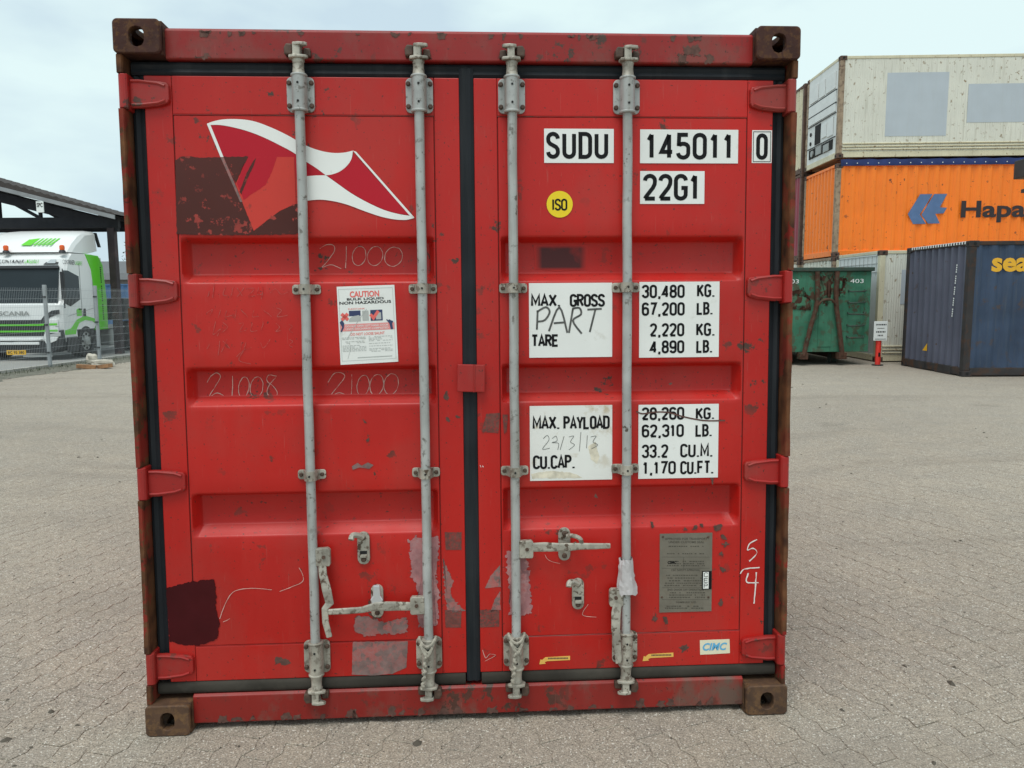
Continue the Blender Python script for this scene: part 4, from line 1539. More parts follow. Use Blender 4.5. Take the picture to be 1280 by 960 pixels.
chalk(n21000(400, 320), .0026, band=True)
chalk([[(259, 478), (264, 470), (271, 466), (276, 471), (270, 482), (261, 497), (272, 491), (286, 499)], [(291, 470), (290, 499)], oval(305, 484, 6.5, 13), oval(321, 484, 8, 13),
       [(346, 470), (336, 469), (334, 476), (342, 483), (347, 492), (341, 498), (334, 491), (337, 481), (345, 472)]], .0026, band=True)
chalk([[(410, 478), (418, 467), (427, 466), (431, 471), (424, 481), (414, 494), (424, 491), (434, 494)], [(440, 468), (439, 495)], oval(454, 482, 7.5, 13), oval(471, 481, 8.5, 13), oval(489, 480, 9, 13)], .0026, band=True)
chalk([[(262, 364), (260, 371)], [(268, 354), (266, 372)], [(283, 358), (279, 368), (286, 370)], [(291, 360), (289, 371)], [(297, 360), (303, 370)], [(305, 360), (297, 371)], [(310, 361), (318, 361), (311, 371), (320, 369)],
       [(324, 359), (322, 368), (330, 367)], [(329, 358), (327, 374)], [(338, 366), (345, 361), (352, 368), (362, 364)],
       [(259, 391), (266, 387), (262, 395)], [(276, 387), (273, 397)], [(284, 388), (282, 396), (290, 394)], [(296, 386), (294, 397)], [(302, 388), (310, 396)], [(318, 388), (316, 396), (324, 395)], [(330, 388), (340, 396)], [(346, 385), (352, 388), (347, 396), (360, 394)],
       [(270, 402), (267, 418), (276, 411), (272, 420)], [(279, 403), (285, 409), (277, 416)], [(299, 405), (305, 404), (300, 414), (308, 413)], [(316, 404), (314, 414), (322, 413)], [(330, 402), (326, 414)], [(345, 404), (350, 409), (345, 414), (352, 413)], [(361, 405), (366, 408), (362, 412), (366, 416)],
       [(262, 430), (259, 436)], [(275, 426), (273, 444)], [(284, 424), (277, 440)], [(279, 426), (288, 436)], [(302, 427), (301, 437)], [(308, 428), (306, 437), (315, 434)], [(326, 428), (330, 435), (338, 424)], [(362, 424), (366, 427), (362, 431), (366, 434)],
       [(296, 446), (305, 438), (299, 450), (314, 455)]], .0018, 'chalk_faint', name='scratched_writing')
chalk([[(946, 674), (937, 679), (934, 687), (941, 685), (946, 690), (941, 697), (936, 701)], [(925, 717), (930, 711), (949, 709)], [(935, 716), (933, 727), (948, 728)], [(945, 715), (942, 754)]], .0050, 'white_paint', name='painted_number')
chalk([[(275, 773), (284, 750), (295, 738), (320, 735), (340, 737)], [(350, 739), (365, 733), (378, 727), (379, 719), (374, 709)], [(279, 777), (288, 773)]], .0024, name='scratch')
chalk([[(603, 812), (607, 822), (612, 817), (619, 819), (606, 826)], [(681, 693), (686, 700), (700, 704)], [(735, 755), (728, 768), (745, 771)]], .0018, name='scratch')
chalk([[(685, 400 - 40), (686, 361)], [(690, 402), (691, 412)], [(600, 581), (601, 584)], [(603, 582), (604, 584)]], .003, 'white_paint', name='scratch')

# residue, grip marks and chips
film('tape_residue', [(511, 675), (520, 671), (549, 672), (548, 700), (545, 720), (549, 745), (547, 780), (538, 785), (524, 783), (520, 760), (523, 740), (515, 720), (513, 700)], 'residue_pink', box, .011, step=.003, seed=11)
film('tape_residue', [(633, 690), (640, 686), (660, 700), (662, 730), (665, 765), (655, 768), (637, 768), (638, 745), (635, 715)], 'residue_pink', box, .011, step=.003, seed=12)
film('tape_residue', [(443, 774), (455, 769), (480, 777), (509, 772), (509, 791), (483, 792), (455, 794), (444, 788)], 'residue', box, .009, step=.003, seed=13)
film('tape_residue', [(441, 802), (510, 801), (508, 834), (490, 842), (465, 844), (440, 843)], 'residue', box, .0018, seed=14)
film('tape_residue', [(554, 698), (560, 712), (567, 728), (563, 742), (580, 764), (560, 764), (556, 740)], 'residue', box, .009, step=.003, seed=15)
film('tape_residue', [(625, 706), (626, 733), (606, 735), (613, 720)], 'residue', box, .002, seed=16)
film('tape_residue', [(625, 738), (626, 762), (613, 765), (618, 750)], 'residue', box, .003, seed=17)
for q in ([(602, 540), (608, 517), (625, 516), (623, 541)], [(628, 518), (635, 518), (633, 540), (630, 542)], [(556, 665), (577, 665), (577, 687), (557, 687)], [(556, 762), (577, 763), (576, 784), (557, 784)], [(600, 762), (624, 762), (624, 783), (600, 784)]):
    film('grip_mark', q, 'hatch', box, .001, seed=20)
cent = (((897, 660), 6), ((905, 672), 4), ((907, 680), 5), ((902, 693), 3.5), ((903, 711), 4), ((901, 753), 4.5), ((868, 660), 4.5), ((877, 657), 3), ((857, 662), 3), ((815, 656), 4), ((819, 771), 5), ((832, 775), 5), ((558, 495), 5),
        ((560, 524), 4), ((572, 521), 3), ((838, 482 - 2), 2.5), ((745, 620), 3), ((890, 600), 4), ((456, 527), 3), ((460, 550), 3), ((470, 752), 9), ((468, 770), 8), ((352, 826), 9), ((855, 810), 6))
for k, ((u, v), r_) in enumerate(cent):
    rq = random.Random(k)
    ln = rq.uniform(0, pi)
    q_ = []
    for i in range(12):
        a = i * pi / 6
        rad = r_ * (.72 + .75 * mnoise.noise(Vector((cos(a) * 1.1 + k * 7, sin(a) * 1.1, k))))
        px_, py_ = rad * cos(a) * 1.35, rad * sin(a) * .75
        q_.append((u + px_ * cos(ln) - py_ * sin(ln), v + px_ * sin(ln) + py_ * cos(ln)))
    film('paint_chip', q_, 'chip', box, .0045, seed=40 + k, step=.003, y=YD + .0004)
film('tape_residue', [(440, 583), (447, 578), (452, 582), (460, 578), (467, 581), (462, 586), (450, 584), (441, 587)], 'residue', box, .001, seed=60)
pts = [deeper(D(*p), RD) for p in ((667, 306), (735, 306), (734, 337), (700, 339), (669, 337))]
MB().prism(jag(pts, .003, .01, 3), YS + RD - .0014, YS + RD - .0009).build('paint_smear', 'smear', box)

# bare rust scuffs along the sill's lower edge and the header's upper edge
for k in range(26):
    x0 = -1.03 + 2.06 * (k + rnd.random()) / 26
    w_, h_ = rnd.uniform(.012, .05), rnd.uniform(.012, .035)
    MB().prism(jag([(x0, .027), (x0 + w_, .027), (x0 + w_ * .8, .027 + h_), (x0 + w_ * .2, .027 + h_ * .8)], .009, .004, k + 70), .0440, .0446).build('rust_scuff', 'chip', sill)
for k in range(22):
    x0 = -1.03 + 2.06 * rnd.random() ** (1.7 if k % 3 else .5)
    w_, h_ = rnd.uniform(.010, .045), rnd.uniform(.006, .022)
    if x0 + w_ < 1.04:
        MB().prism(jag([(x0, 2.566), (x0 + w_, 2.566), (x0 + w_ * .7, 2.566 - h_), (x0 + w_ * .2, 2.566 - h_)], .006, .004, k + 170), .0440, .0446).build('rust_scuff', 'chip', header)
for k, (x0, z0, x1, z1) in enumerate(((.80, 2.50, .86, 2.53), (.78, 2.47, .81, 2.50), (.88, 2.468, .91, 2.50), (-.95, 2.47, -.90, 2.48))):
    MB().prism(jag([(x0, z0), (x1, z0), (x1, z1), (x0, z1)], .012, .004, k + 270), .0440, .0446).build('rust_scuff', 'chip', header)

# ------------------------------------------------------------------ stacked and parked containers behind
AY = R(-3.05)


def local(loc, a):
    return loc, (0, 0, a)


def far_container(name, label, loc, ang, L_, H_, wall, endm, frame, group=None, ribs=True, endribs=True, per=.28, dep=.036, eper=.24, posts=None, edep=None):
    t = empty(name, loc, (0, 0, ang), label, 'container', group)
    Wd = 2.438
    posts = posts or frame
    for x in (0, L_ - .13):
        for y in (0, Wd - .13):
            MB().box(x, x + .13, y, y + .13, .119, H_ - .119).build('corner_post', posts, t, bevel=.012)
            for z in (0, H_ - .118):
                mb = MB()
                xx, yy = (x - .004 if x == 0 else x - .044), (y - .004 if y == 0 else y - .030)
                sx_, sy_ = (1 if x == 0 else -1), (1 if y == 0 else -1)
                mb.box(xx, xx + .178, yy, yy + .162, z, z + .118)
                cc = mb.build('corner_casting', 'brown_frame' if frame != 'blue_frame' else 'blue_frame', t, bevel=.012)
                fy = yy - .001 if y == 0 else yy + .163
                fx = xx - .001 if x == 0 else xx + .179
                MB().cyl((xx + .089, fy, z + .059), .030, .004, 'y', 10).cyl((fx, yy + .081, z + .059), .030, .004, 'x', 10).build('hole', 'hole', cc)
    for y in (.006, Wd - .066):
        MB().box(.131, L_ - .131, y, y + .06, H_ - .085, H_ - .01).build('top_rail', frame, t, bevel=.008)
        MB().box(.131, L_ - .131, y, y + .06, .02, .17).build('bottom_rail', frame, t, bevel=.008)
    for x in (.006, L_ - .066):
        MB().box(x, x + .06, .131, Wd - .131, H_ - .085, H_ - .01).build('end_header', frame, t, bevel=.008)
        MB().box(x, x + .06, .131, Wd - .131, .02, .17).build('end_sill', frame, t, bevel=.008)

    def sheetwall(length, per_, dep_, along, face, mat, flip):
        pr = corrugation(length, per_, dep_) if per_ else [(0, 0), (length, 0)]
        vs = []
        for u, d in pr:
            for z in (.171, H_ - .086):
                vs.append((.132 + u, face + flip * d, z) if along == 'x' else (face + flip * d, .132 + u, z))
        return MB().add(vs, [(2 * i, 2 * i + 2, 2 * i + 3, 2 * i + 1) for i in range(len(pr) - 1)]).build('side_wall' if along == 'x' else 'end_wall', mat, t)
    w1 = sheetwall(L_ - .264, per if ribs else 0, dep, 'x', .016, wall, 1)
    sheetwall(L_ - .264, per if ribs else 0, dep, 'x', Wd - .016, wall, -1)
    sheetwall(Wd - .264, eper if endribs else 0, edep or dep, 'y', .016, endm, 1)
    sheetwall(Wd - .264, eper if endribs else 0, dep, 'y', L_ - .016, endm, -1)
    MB().box(.05, L_ - .05, .05, Wd - .05, H_ - .040, H_ - .025).build('roof', frame, t)
    MB().box(.05, L_ - .05, .05, Wd - .05, .10, .13).build('floor', frame, t)
    return t


# dark blue container, parked nearest on the right
bl = far_container('shipping_container', 'dark blue container with yellow letters standing on the ground at the right edge', (9.46, 11.49, 0), R(-4.0), 6.058, 2.591,
                   'blue', 'blue_end', 'blue_frame', None, per=.30, eper=.235, edep=.060)
mb = MB()
font_text(mb, 'seaco', .43, 1.65, 2.00, 2.265, .012, .035, 0, lambda x, z: (x, .013, z))
mb.build('lettering', 'logo_yellow', bl)
for k in range(22):
    MB().box(.0, .030, .17 + k * .096, .205 + k * .096, 2.535, 2.588).build('hazard_tick', 'signwhite', bl)
for q_ in range(5):
    mb = MB()
    for k in range(q_ * 5, q_ * 5 + 4):
        zz = 2.13 - k * .043
        mb.box(.008, .011, .42 + k * .003, .45 + k * .003, zz, zz + .030)
    mb.build('serial_lettering', 'signwhite', bl)
mb = MB()
mb.prism([(1.38, .40), (1.56, .40), (1.38, .56)], .006, .009, 'x')
mb.build('warning_triangle', 'logo_yellow', bl)
for y0 in (.42, 1.42):
    MB().box(-.004, .0035, y0, y0 + .60, .008, .15).build('fork_pocket', 'blue_frame', bl)

# three-high stack
X0, Y0 = 9.80, 17.76
AS = R(-4.5)
ca, sa = cos(AS), sin(AS)


def off(dx, dy, z=0):
    return (X0 + dx * ca - dy * sa, Y0 + dx * sa + dy * ca, z)


G1 = 'containers in the three high stack'
far_container('shipping_container', 'pale corrugated container at the bottom of the stack, below the orange one', off(0, 0), AS, 12.19, 2.591, 'cream', 'cream', 'rust_frame', G1)
og = far_container('shipping_container', 'orange corrugated container with blue arrow emblem, middle of the stack', off(0, 0, 2.592), AS, 12.19, 2.46, 'orange', 'orange', 'orange', G1, per=.275, posts='rust_frame')
mb = MB()
n = 60
vs = []
for i in range(n + 1):
    x = .10 + i * .2
    s_ = .012 * sin(i * 2.1)
    vs += [(x, -.012 + s_ * .3, 2.39), (x, -.018, 2.452), (x, .01, 2.56 + s_), (x, .35, 2.575 + s_)]
mb.add(vs, [(4 * i + k, 4 * i + 4 + k, 4 * i + 5 + k, 4 * i + 1 + k) for i in range(n) for k in range(3)])
tp = mb.build('tarpaulin', 'tarp', og, smooth=True)
mb = MB()
for i in range(40):
    mb.cyl((.25 + i * .28, -.024, 2.455), .014, .006, 'y', 8)
mb.build('eyelet', 'signwhite', tp)
# emblem and lettering painted on the orange wall; scale from its height on the wall
def OW(u, v):
    """orange wall: u metres from the corner, v height; from drawing units"""
    return u, v


def owp(cx, cy):
    return (1.94 + (cx - 100) * .002735, 2.46 - .115 - (cy - 110) * .002735 - .02)


mb = MB()
mb.prism([owp(*p) for p in ((100, 552), (210, 362), (330, 362), (255, 495), (215, 555), (282, 648), (155, 648))], .008, .012)
mb.prism([owp(*p) for p in ((345, 362), (470, 362), (405, 490), (475, 495), (445, 548), (365, 552), (415, 645), (300, 645), (232, 560), (268, 498))], .008, .012)
mb.build('emblem', 'logo_blue', og)
mb = MB()
a, b = owp(612, 640), owp(2120, 430)
font_text(mb, 'Hapag-Lloyd', a[0], b[0], a[1], b[1], .008, .028, 0, lambda x, z: (x, .008, z))
mb.build('lettering', 'logo_dark', og)

rf = far_container('refrigerated_container', 'white refrigerated container with grey cover patches on top of the stack', off(-.02, -.02, 5.185), AS, 12.19, 2.62, 'cream', 'white_unit', 'cream_rail', G1, ribs=True, endribs=False, per=.055, dep=.006, posts='rust_frame')
for x0, x1, z0, z1 in ((1.24, 2.84, .55, 2.17), (3.36, 5.75, .88, 1.86)):
    MB().box(x0, x1, .0135, .0165, z0, z1).build('cover_patch', 'patch_grey', rf)
for k in range(3):
    MB().tube([(.14, -.002, .22 + k * .075), (12.05, -.002, .22 + k * .075)], .020, 6).build('rub_rail', 'cream_rail', rf)


def unit(t, H_):
    """cooling machinery set into the end wall"""
    mb = MB()
    for y0, y1, z0, z1 in ((.30, .95, H_ - .75, H_ - .30), (1.05, 1.45, H_ - .75, H_ - .30), (1.55, 2.15, H_ - .75, H_ - .30), (.22, 2.2, H_ - 1.12, H_ - .82), (.22, 2.2, H_ - 1.36, H_ - 1.15)):
        mb.box(-.010, .014, y0, y1, z0, z1)
    mb.build('access_panel', 'white_unit', t, bevel=.006)
    mb = MB()
    mb.box(-.004, .012, 1.28, 1.68, H_ - 1.98, H_ - 1.45)
    mb.box(-.006, .012, .35, 2.1, .30, .56)
    mb.build('machinery_opening', 'hole', t)
    mb = MB()
    mb.box(-.03, -.006, .55, .95, .30, .50)
    mb.build('motor', 'truck_grey', t, bevel=.006)
    MB().cyl((-.02, 1.8, .42), .09, .04, 'x', 12).build('fan', 'truck_grey', t)
    mb = MB()
    mb.box(-.035, -.006, 1.1, 1.5, .32, .54)
    mb.build('compressor', 'truck_grey', t, bevel=.006)
    mb = MB()
    for z in (H_ - 1.62, H_ - 1.88):
        mb.cyl((-.002, 2.02, z), .055, .016, 'x', 12)
    mb.build('vent', 'hole', t)
    mb = MB()
    mb.box(-.012, .012, .35, .75, H_ - 1.95, H_ - 1.48)
    mb.box(-.012, .012, .80, 1.18, H_ - 1.90, H_ - 1.52)
    mb.build('control_box', 'white_unit', t, bevel=.006)
    mb = MB()
    for z in (H_ - .80, H_ - 1.135, H_ - 1.40, H_ - 2.02):
        mb.box(-.0125, .0145, .18, 2.26, z - .008, z + .008)
    mb.build('panel_joint', 'truck_dark', t)


unit(rf, 2.62)

G2 = 'containers in the rear stack'
far_container('shipping_container', 'cream container with brown posts at the top of the stack behind', off(-.05, 2.56, 5.185), AS, 12.19, 2.60, 'cream_rail', 'cream_rail', 'brown_frame', G2)
far_container('shipping_container', 'plum red container in the middle of the stack behind', off(-.05, 2.56, 2.592), AS, 12.19, 2.591, 'plum', 'plum', 'brown_frame', G2)
far_container('shipping_container', 'pale container at the bottom of the stack behind', off(-.05, 2.56, 0), AS, 12.19, 2.591, 'cream', 'cream', 'rust_frame', G2)

# pale refrigerated container on the ground behind the skip
lr = far_container('refrigerated_container', 'rust streaked white refrigerated container on the ground between skip and blue container', (9.50, 14.78, 0), AY, 6.058, 2.60, 'cream', 'white_unit', 'cream_rail', None,
                   per=.055, dep=.006, endribs=False, posts='cream_rail')
MB().box(.52, 2.6, .0135, .0165, 1.35, 2.15).build('cover_patch', 'patch_grey', lr)
for k in range(3):
    MB().tube([(.14, -.002, .22 + k * .075), (5.9, -.002, .22 + k * .075)], .020, 6).build('rub_rail', 'cream_rail', lr)
mb = MB()
for z in (2.1, 2.3, 2.48):
    mb.box(.004, .0145, .14, 2.30, z - .006, z + .006)
for k in range(10):
    mb.box(.004, .0145, .2 + k * .22, .212 + k * .22, 2.0, 2.49)
mb.build('panel_joint', 'greyprint', lr)

# ------------------------------------------------------------------ green hook-lift skip
sk = empty('skip_container', (8.96, 14.12, 0), (0, 0, AY), 'green hook lift skip with rust patches and ladder rungs', 'skip')
SW = 2.40
mb = MB()
# tapered body: front wall, side walls, floor (open top)
def wallbox(mb, x0, x1, y0, y1, z0, z1):
    mb.box(x0, x1, y0, y1, z0, z1)


wallbox(mb, -SW, 0, .0, .05, .30, 2.10)
mb.build('front_wall', 'green_bin', sk, bevel=.008)
mb = MB()
wallbox(mb, -.05, -.0005, .051, 4.6, .30, 2.10)
mb.build('side_wall', 'green_bin', sk)
mb = MB()
wallbox(mb, -SW + .0005, -SW + .05, .051, 4.6, .30, 2.10)
mb.build('side_wall', 'green_bin', sk)
MB().box(-SW + .051, -.051, .051, 4.6, .30, .36).build('floor', 'green_bin', sk)
MB().box(-SW + .051, -.051, 4.54, 4.6, .361, 2.10).build('rear_wall', 'green_bin', sk)
mb = MB()
mb.box(-SW - .05, .05, -.06, .06, 2.101, 2.19)
mb.build('rim', 'bin_rim', sk, bevel=.015)
mb = MB()
mb.box(-.02, .05, .061, 4.6, 2.101, 2.17)
mb.box(-SW - .05, -SW + .02, .061, 4.6, 2.101, 2.17)
mb.build('rim', 'bin_rim', sk, bevel=.01)
for s, xs_ in ((0, (-1.235, -1.215, -1.48)), (1, (-.79, -.79, -.61))):
    mb = MB()
    pts = [(xs_[0], -.055, 2.10), (xs_[1], -.06, 1.42), (xs_[1] * .5 + xs_[2] * .5, -.07, .85), (xs_[2], -.08, .22)]
    mb.tube(smooth_path(pts, 3), [.055] * 10, 8)
    mb.build('stiffener', 'bin_rust', sk, smooth=True)
    mb = MB().box(xs_[2] - .09, xs_[2] + .09, -.12, .10, .14, .29)
    mb.build('foot', 'bin_rust', sk, bevel=.01)
MB().tube(smooth_path([(-1.20, -.09, 1.36), (-1.12, -.11, 1.45), (-1.02, -.12, 1.48), (-.90, -.11, 1.46), (-.80, -.09, 1.36)], 4), .028, 8).build('hook_bar', 'bin_rust', sk, smooth=True)
MB().box(-1.15, -.85, -.012, -.001, .42, 2.08).build('hook_plate', 'green_bin', sk)
for k, z in enumerate((1.66, 1.41, 1.16, .89, .63)):
    mb = MB()
    mb.tube([(-.50, .0, z + .02), (-.50, -.07, z + .0), (-.47, -.09, z - .01), (-.18, -.09, z - .01 + rnd.uniform(-.01, .02)), (-.14, -.07, z + .01), (-.14, .0, z + .02)], .018, 6)
    mb.build('rung', 'bin_rim', sk, smooth=True)
mb = MB()
font_text(mb, '403', -.47, -.17, 1.84, 1.93, -.004, -.0, 0, lambda x, z: (x, -.004, z))
mb.build('lettering', 'signwhite', sk)
mb = MB()
font_text(mb, '403', -1.90, -1.62, 1.84, 1.93, -.004, -.0, 0, lambda x, z: (x, -.004, z))
mb.build('lettering', 'signwhite', sk)
for k, q in enumerate(([(-1.95, 1.30), (-1.34, 1.28), (-1.36, 1.50), (-1.55, 1.72), (-1.72, 1.62), (-1.95, 1.70)], [(-.76, 1.55), (-.60, 1.56), (-.56, 1.95), (-.76, 1.96)], [(-1.16, 1.60), (-.98, 1.35), (-.90, 1.55), (-.86, 2.02), (-1.15, 2.02)])):
    MB().prism(jag(q, .10, .012, 80 + k), -.0145, -.0125).build('rust_patch', 'bin_patch', sk)
for x in (-SW + .45, -.55):
    MB().box(x - .06, x + .06, .2, 4.5, .12, .299).build('runner', 'bin_rust', sk)
    for y in (.6, 4.2):
        MB().cyl((x, y, .12), .12, .14, 'x', 14).build('roller', 'bin_rim', sk)

# sign on a red post
sg = empty('sign_post', (9.12, 13.98, 0), (0, 0, AY), 'short red post carrying a small white notice beside the skip', 'sign')
mb = MB()
mb.cyl((0, 0, .34), .058, .68, 'z', 14)
mb.build('post', 'signred', sg, smooth=True)
MB().box(-.15, .15, -.075, -.061, .56, .99).build('board', 'signwhite', sg, bevel=.004)
mb = MB()
for z, a, b in ((.90, -.11, .11), (.74, -.10, .11), (.66, -.06, .06)):
    u = a
    while u < b:
        l_ = rnd.uniform(.014, .035)
        mb.box(u, u + l_, -.078, -.0755, z, z + .030)
        u += l_ + .012
mb.box(-.12, .12, -.078, -.0755, .59, .60)
mb.box(-.08, .08, -.078, -.0755, .83, .84)
mb.build('lettering', 'ink', sg)
MB().box(-.02, .02, -.062, -.057, .20, .29).build('small_mark', 'ink', sg)
MB().cyl((0, 0, .01), .12, .02, 'z', 14).build('base', 'black_steel', sg)

# black lifting frame reaching in from the right
cr_ = empty('lifting_machine', (12.06, 13.62, 0), (0, 0, AY), 'black steel lifting arm end at the right edge before the orange container', 'machine')
MB().box(.0, 3.6, .0, .5, 4.10, 4.50).build('spreader_beam', 'black_steel', cr_, bevel=.02)
MB().prism([(.0, 4.36), (.25, 4.36), (.25, 3.90), (.16, 3.84), (.0, 3.84)], -.04, -.005).build('end_plate', flat('grey_black_steel', (.07, .07, .07, 1), .6), cr_, bevel=.01)
MB().box(.06, .34, -.10, .3, 3.78, 3.86).build('flange', 'black_steel', cr_, bevel=.01)
MB().prism([(.12, 3.78), (.5, 3.78), (.42, 3.60), (.34, 3.46), (.22, 3.46)], .02, .22).build('twistlock', 'black_steel', cr_, bevel=.02)
MB().box(3.1, 3.5, .05, .45, .0, 4.09).build('mast', 'black_steel', cr_, bevel=.02)
MB().box(2.6, 4.0, -.3, .8, .0, .35).build('chassis', 'black_steel', cr_, bevel=.02)

# ------------------------------------------------------------------ left: fence, truck, shed
def strip(name, line, w0, w1, z, mat):
    """ground strip along a polyline; offsets to its left"""
    mb = MB()
    vs = []
    for i, p in enumerate(line):
        a, b = Vector(line[max(i - 1, 0)]), Vector(line[min(i + 1, len(line) - 1)])
        t = (b - a).normalized()
        nn = Vector((-t.y, t.x))
        for w_ in (w0, w1):
            vs.append((p[0] + nn.x * w_, p[1] + nn.y * w_, z))
    mb.add(vs, [(2 * i, 2 * i + 2, 2 * i + 3, 2 * i + 1) for i in range(len(line) - 1)])
    return mb.build(name, mat)


FL = [(-11.4, 7.5), (-10.35, 12.4), (-9.93, 15.0), (-9.50, 17.6), (-8.75, 22.0), (-8.0, 26.5)]
vline = []
for i in range(40):
    t = i / 39 * (len(FL) - 1)
    k = min(int(t), len(FL) - 2)
    p = Vector(FL[k]).lerp(Vector(FL[k + 1]), t - k)
    vline.append((p.x, p.y))
mb = MB()
vs = []
for i, p in enumerate(vline):
    jx = rnd.uniform(-.16, .16)
    vs += [(p[0] - .12, p[1], .012), (p[0] + .55, p[1], .022), (p[0] + .95 + jx, p[1], -.002)]
mb.add(vs, [(3 * i + k, 3 * i + 1 + k, 3 * i + 4 + k, 3 * i + 3 + k) for i in range(len(vline) - 1) for k in (0, 1)])
tag(mb.build('verge', 'verge'), kind='structure')
# stones and weeds on the verge
mb = MB()
for i in range(900):
    p = rnd.choice(vline)
    x, y = p[0] + rnd.uniform(-.05, 1.0), p[1] + rnd.uniform(-.35, .35)
    s = rnd.uniform(.012, .045)
    vs = [(x + s * rnd.uniform(.6, 1.2) * cos(a), y + s * rnd.uniform(.6, 1.2) * sin(a), .005) for a in (0, 1.3, 2.5, 3.8, 5.0)] + [(x, y, .01 + s * rnd.uniform(.4, .9))]
    mb.add(vs, [(k, (k + 1) % 5, 5) for k in range(5)])
tag(mb.build('gravel', flat('grey_gravel', (.20, .185, .155, 1), .95, var=.4, vs=3)), 'loose grey gravel along the fence foot', 'gravel', kind='stuff')
mb = MB()
for i in range(1600):
    p = rnd.choice(vline)
    x, y = p[0] + rnd.gauss(.2, .18), p[1] + rnd.uniform(-.35, .35)
    h = rnd.uniform(.03, .12)
    a = rnd.uniform(0, 6.28)
    mb.add([(x - .006 * cos(a), y - .006 * sin(a), .0), (x + .006 * cos(a), y + .006 * sin(a), .0), (x + rnd.uniform(-.04, .04), y + rnd.uniform(-.04, .04), h)], [(0, 1, 2)])
tag(mb.build('weeds', 'leaf'), 'thin dull weeds growing at the fence foot', 'weeds', kind='stuff')
mb = MB()
kv = []
mb2 = [(p[0] - .32, p[1]) for p in vline]
vs = []
for p in mb2:
    for dx, z in ((0, -.01), (0, .06), (.16, .06), (.16, -.01)):
        vs.append((p[0] + dx, p[1], z))
mb.add(vs, [(4 * i + k, 4 * i + k + 1, 4 * i + 5 + k, 4 * i + 4 + k) for i in range(len(mb2) - 1) for k in range(3)])
tag(mb.build('kerb', 'kerb'), kind='structure')
mb = MB()
vs = []
for p in vline:
    vs += [(-60, p[1] - 4, .004), (p[0] - .325, p[1], .004)]
mb.add(vs, [(2 * i, 2 * i + 1, 2 * i + 3, 2 * i + 2) for i in range(len(vline) - 1)])
tag(mb.build('pavement', 'asphalt'), kind='structure')

# wire mesh fence
fp = [(-10.62, 12.1), (-10.28, 14.1), (-9.93, 15.87), (-9.60, 17.61), (-9.22, 19.6), (-8.82, 21.6)]
fn = empty('wire_fence', (0, 0, 0), (0, 0, 0), 'galvanised wire mesh fence with grey posts in front of the truck', 'fence')
for x, y in fp:
    MB().box(x - .035, x + .035, y - .035, y + .035, -.02, 1.93).build('post', 'fence', fn, bevel=.006)
for (xa, ya), (xb, yb) in zip(fp[:-1], fp[1:]):
    A_, B_ = Vector((xa, ya, 0)), Vector((xb, yb, 0))
    d_ = (B_ - A_)
    L_ = d_.length
    t_ = d_ / L_
    nn = Vector((-t_.y, t_.x, 0)) * -.045
    mb = MB()
    nb = int((L_ - .10) / .05)
    for i in range(nb + 1):
        p = A_ + t_ * (.05 + i * .05) + nn
        mb.tube([p + Vector((0, 0, .07)), p + Vector((0, 0, 1.86))], .0021, 4, False)
    for i in range(10):
        z = .09 + i * .19
        mb.tube([A_ + t_ * .04 + nn + Vector((0, 0, z)), B_ - t_ * .04 + nn + Vector((0, 0, z))], .0026, 4, False)
    tag(mb.build('mesh_panel', 'wire', fn), kind='stuff')
for x, y in fp[:4]:
    mb = MB()
    for z in (.35, 1.0, 1.65):
        mb.box(x - .045, x + .045, y - .06, y - .035, z - .02, z + .02)
    mb.build('clamp', 'truck_dark', fn)

# rubble at the fence foot
rb = empty('rubble_block', (-8.72, 15.85, 0), (0, 0, .4), 'pale broken concrete block lying at the foot of the second fence post', 'rubble')


def rock(mb, c, s, seed):
    vs, fs = [], []
    n, m = 9, 6
    for j in range(m + 1):
        for i in range(n):
            a, b = 2 * pi * i / n, pi * j / m
            d = Vector((cos(a) * sin(b), sin(a) * sin(b), cos(b)))
            k = 1 + .35 * mnoise.noise(d * 1.7 + Vector((seed, 0, 0)))
            q = Vector((max(-.75, min(.75, d.x)), max(-.75, min(.75, d.y)), max(-.7, min(.7, d.z)))) * k
            vs.append((c[0] + q.x * s[0], c[1] + q.y * s[1], c[2] + q.z * s[2]))
    for j in range(m):
        for i in range(n):
            fs.append((j * n + i, (j + 1) * n + i, (j + 1) * n + (i + 1) % n, j * n + (i + 1) % n))
    mb.add(vs, fs)


mb = MB()
rock(mb, (0, 0, .10), (.30, .16, .10), 1)
mb.build('block', 'rubble', rb)
mb = MB()
rock(mb, (-.22, .32, .16), (.15, .13, .18), 5)
mb.build('block', 'rubble', rb)
for k, (x, y, a, l_) in enumerate(((-8.85, 15.35, .3, .40), (-8.45, 15.40, -.4, .34))):
    o = MB().box(-l_ / 2, l_ / 2, -.07, .07, 0, .09).build('timber_offcut', 'timber', None, bevel=.008, loc=(x, y, .005))
    o.rotation_euler = (0, R(-7 if k else 6), a)
    tag(o, ['left brown timber offcut lying in front of the concrete rubble', 'right brown timber offcut lying in front of the concrete rubble'][k], 'timber')

# truck; local x to the right along the front, y backwards, origin under its front right corner as seen
fwd = Vector((.05329, .99858))
rgt = Vector((.99858, -.05329))
TD, TLAT = 20.0, -11.70
tp_ = Vector(CAM[:2]) + fwd * TD + rgt * TLAT
tk = empty('truck', (tp_.x, tp_.y, 0), (0, 0, AY), 'white and lime green truck cab parked under the shed behind the wire fence', 'truck')
TW = 2.46
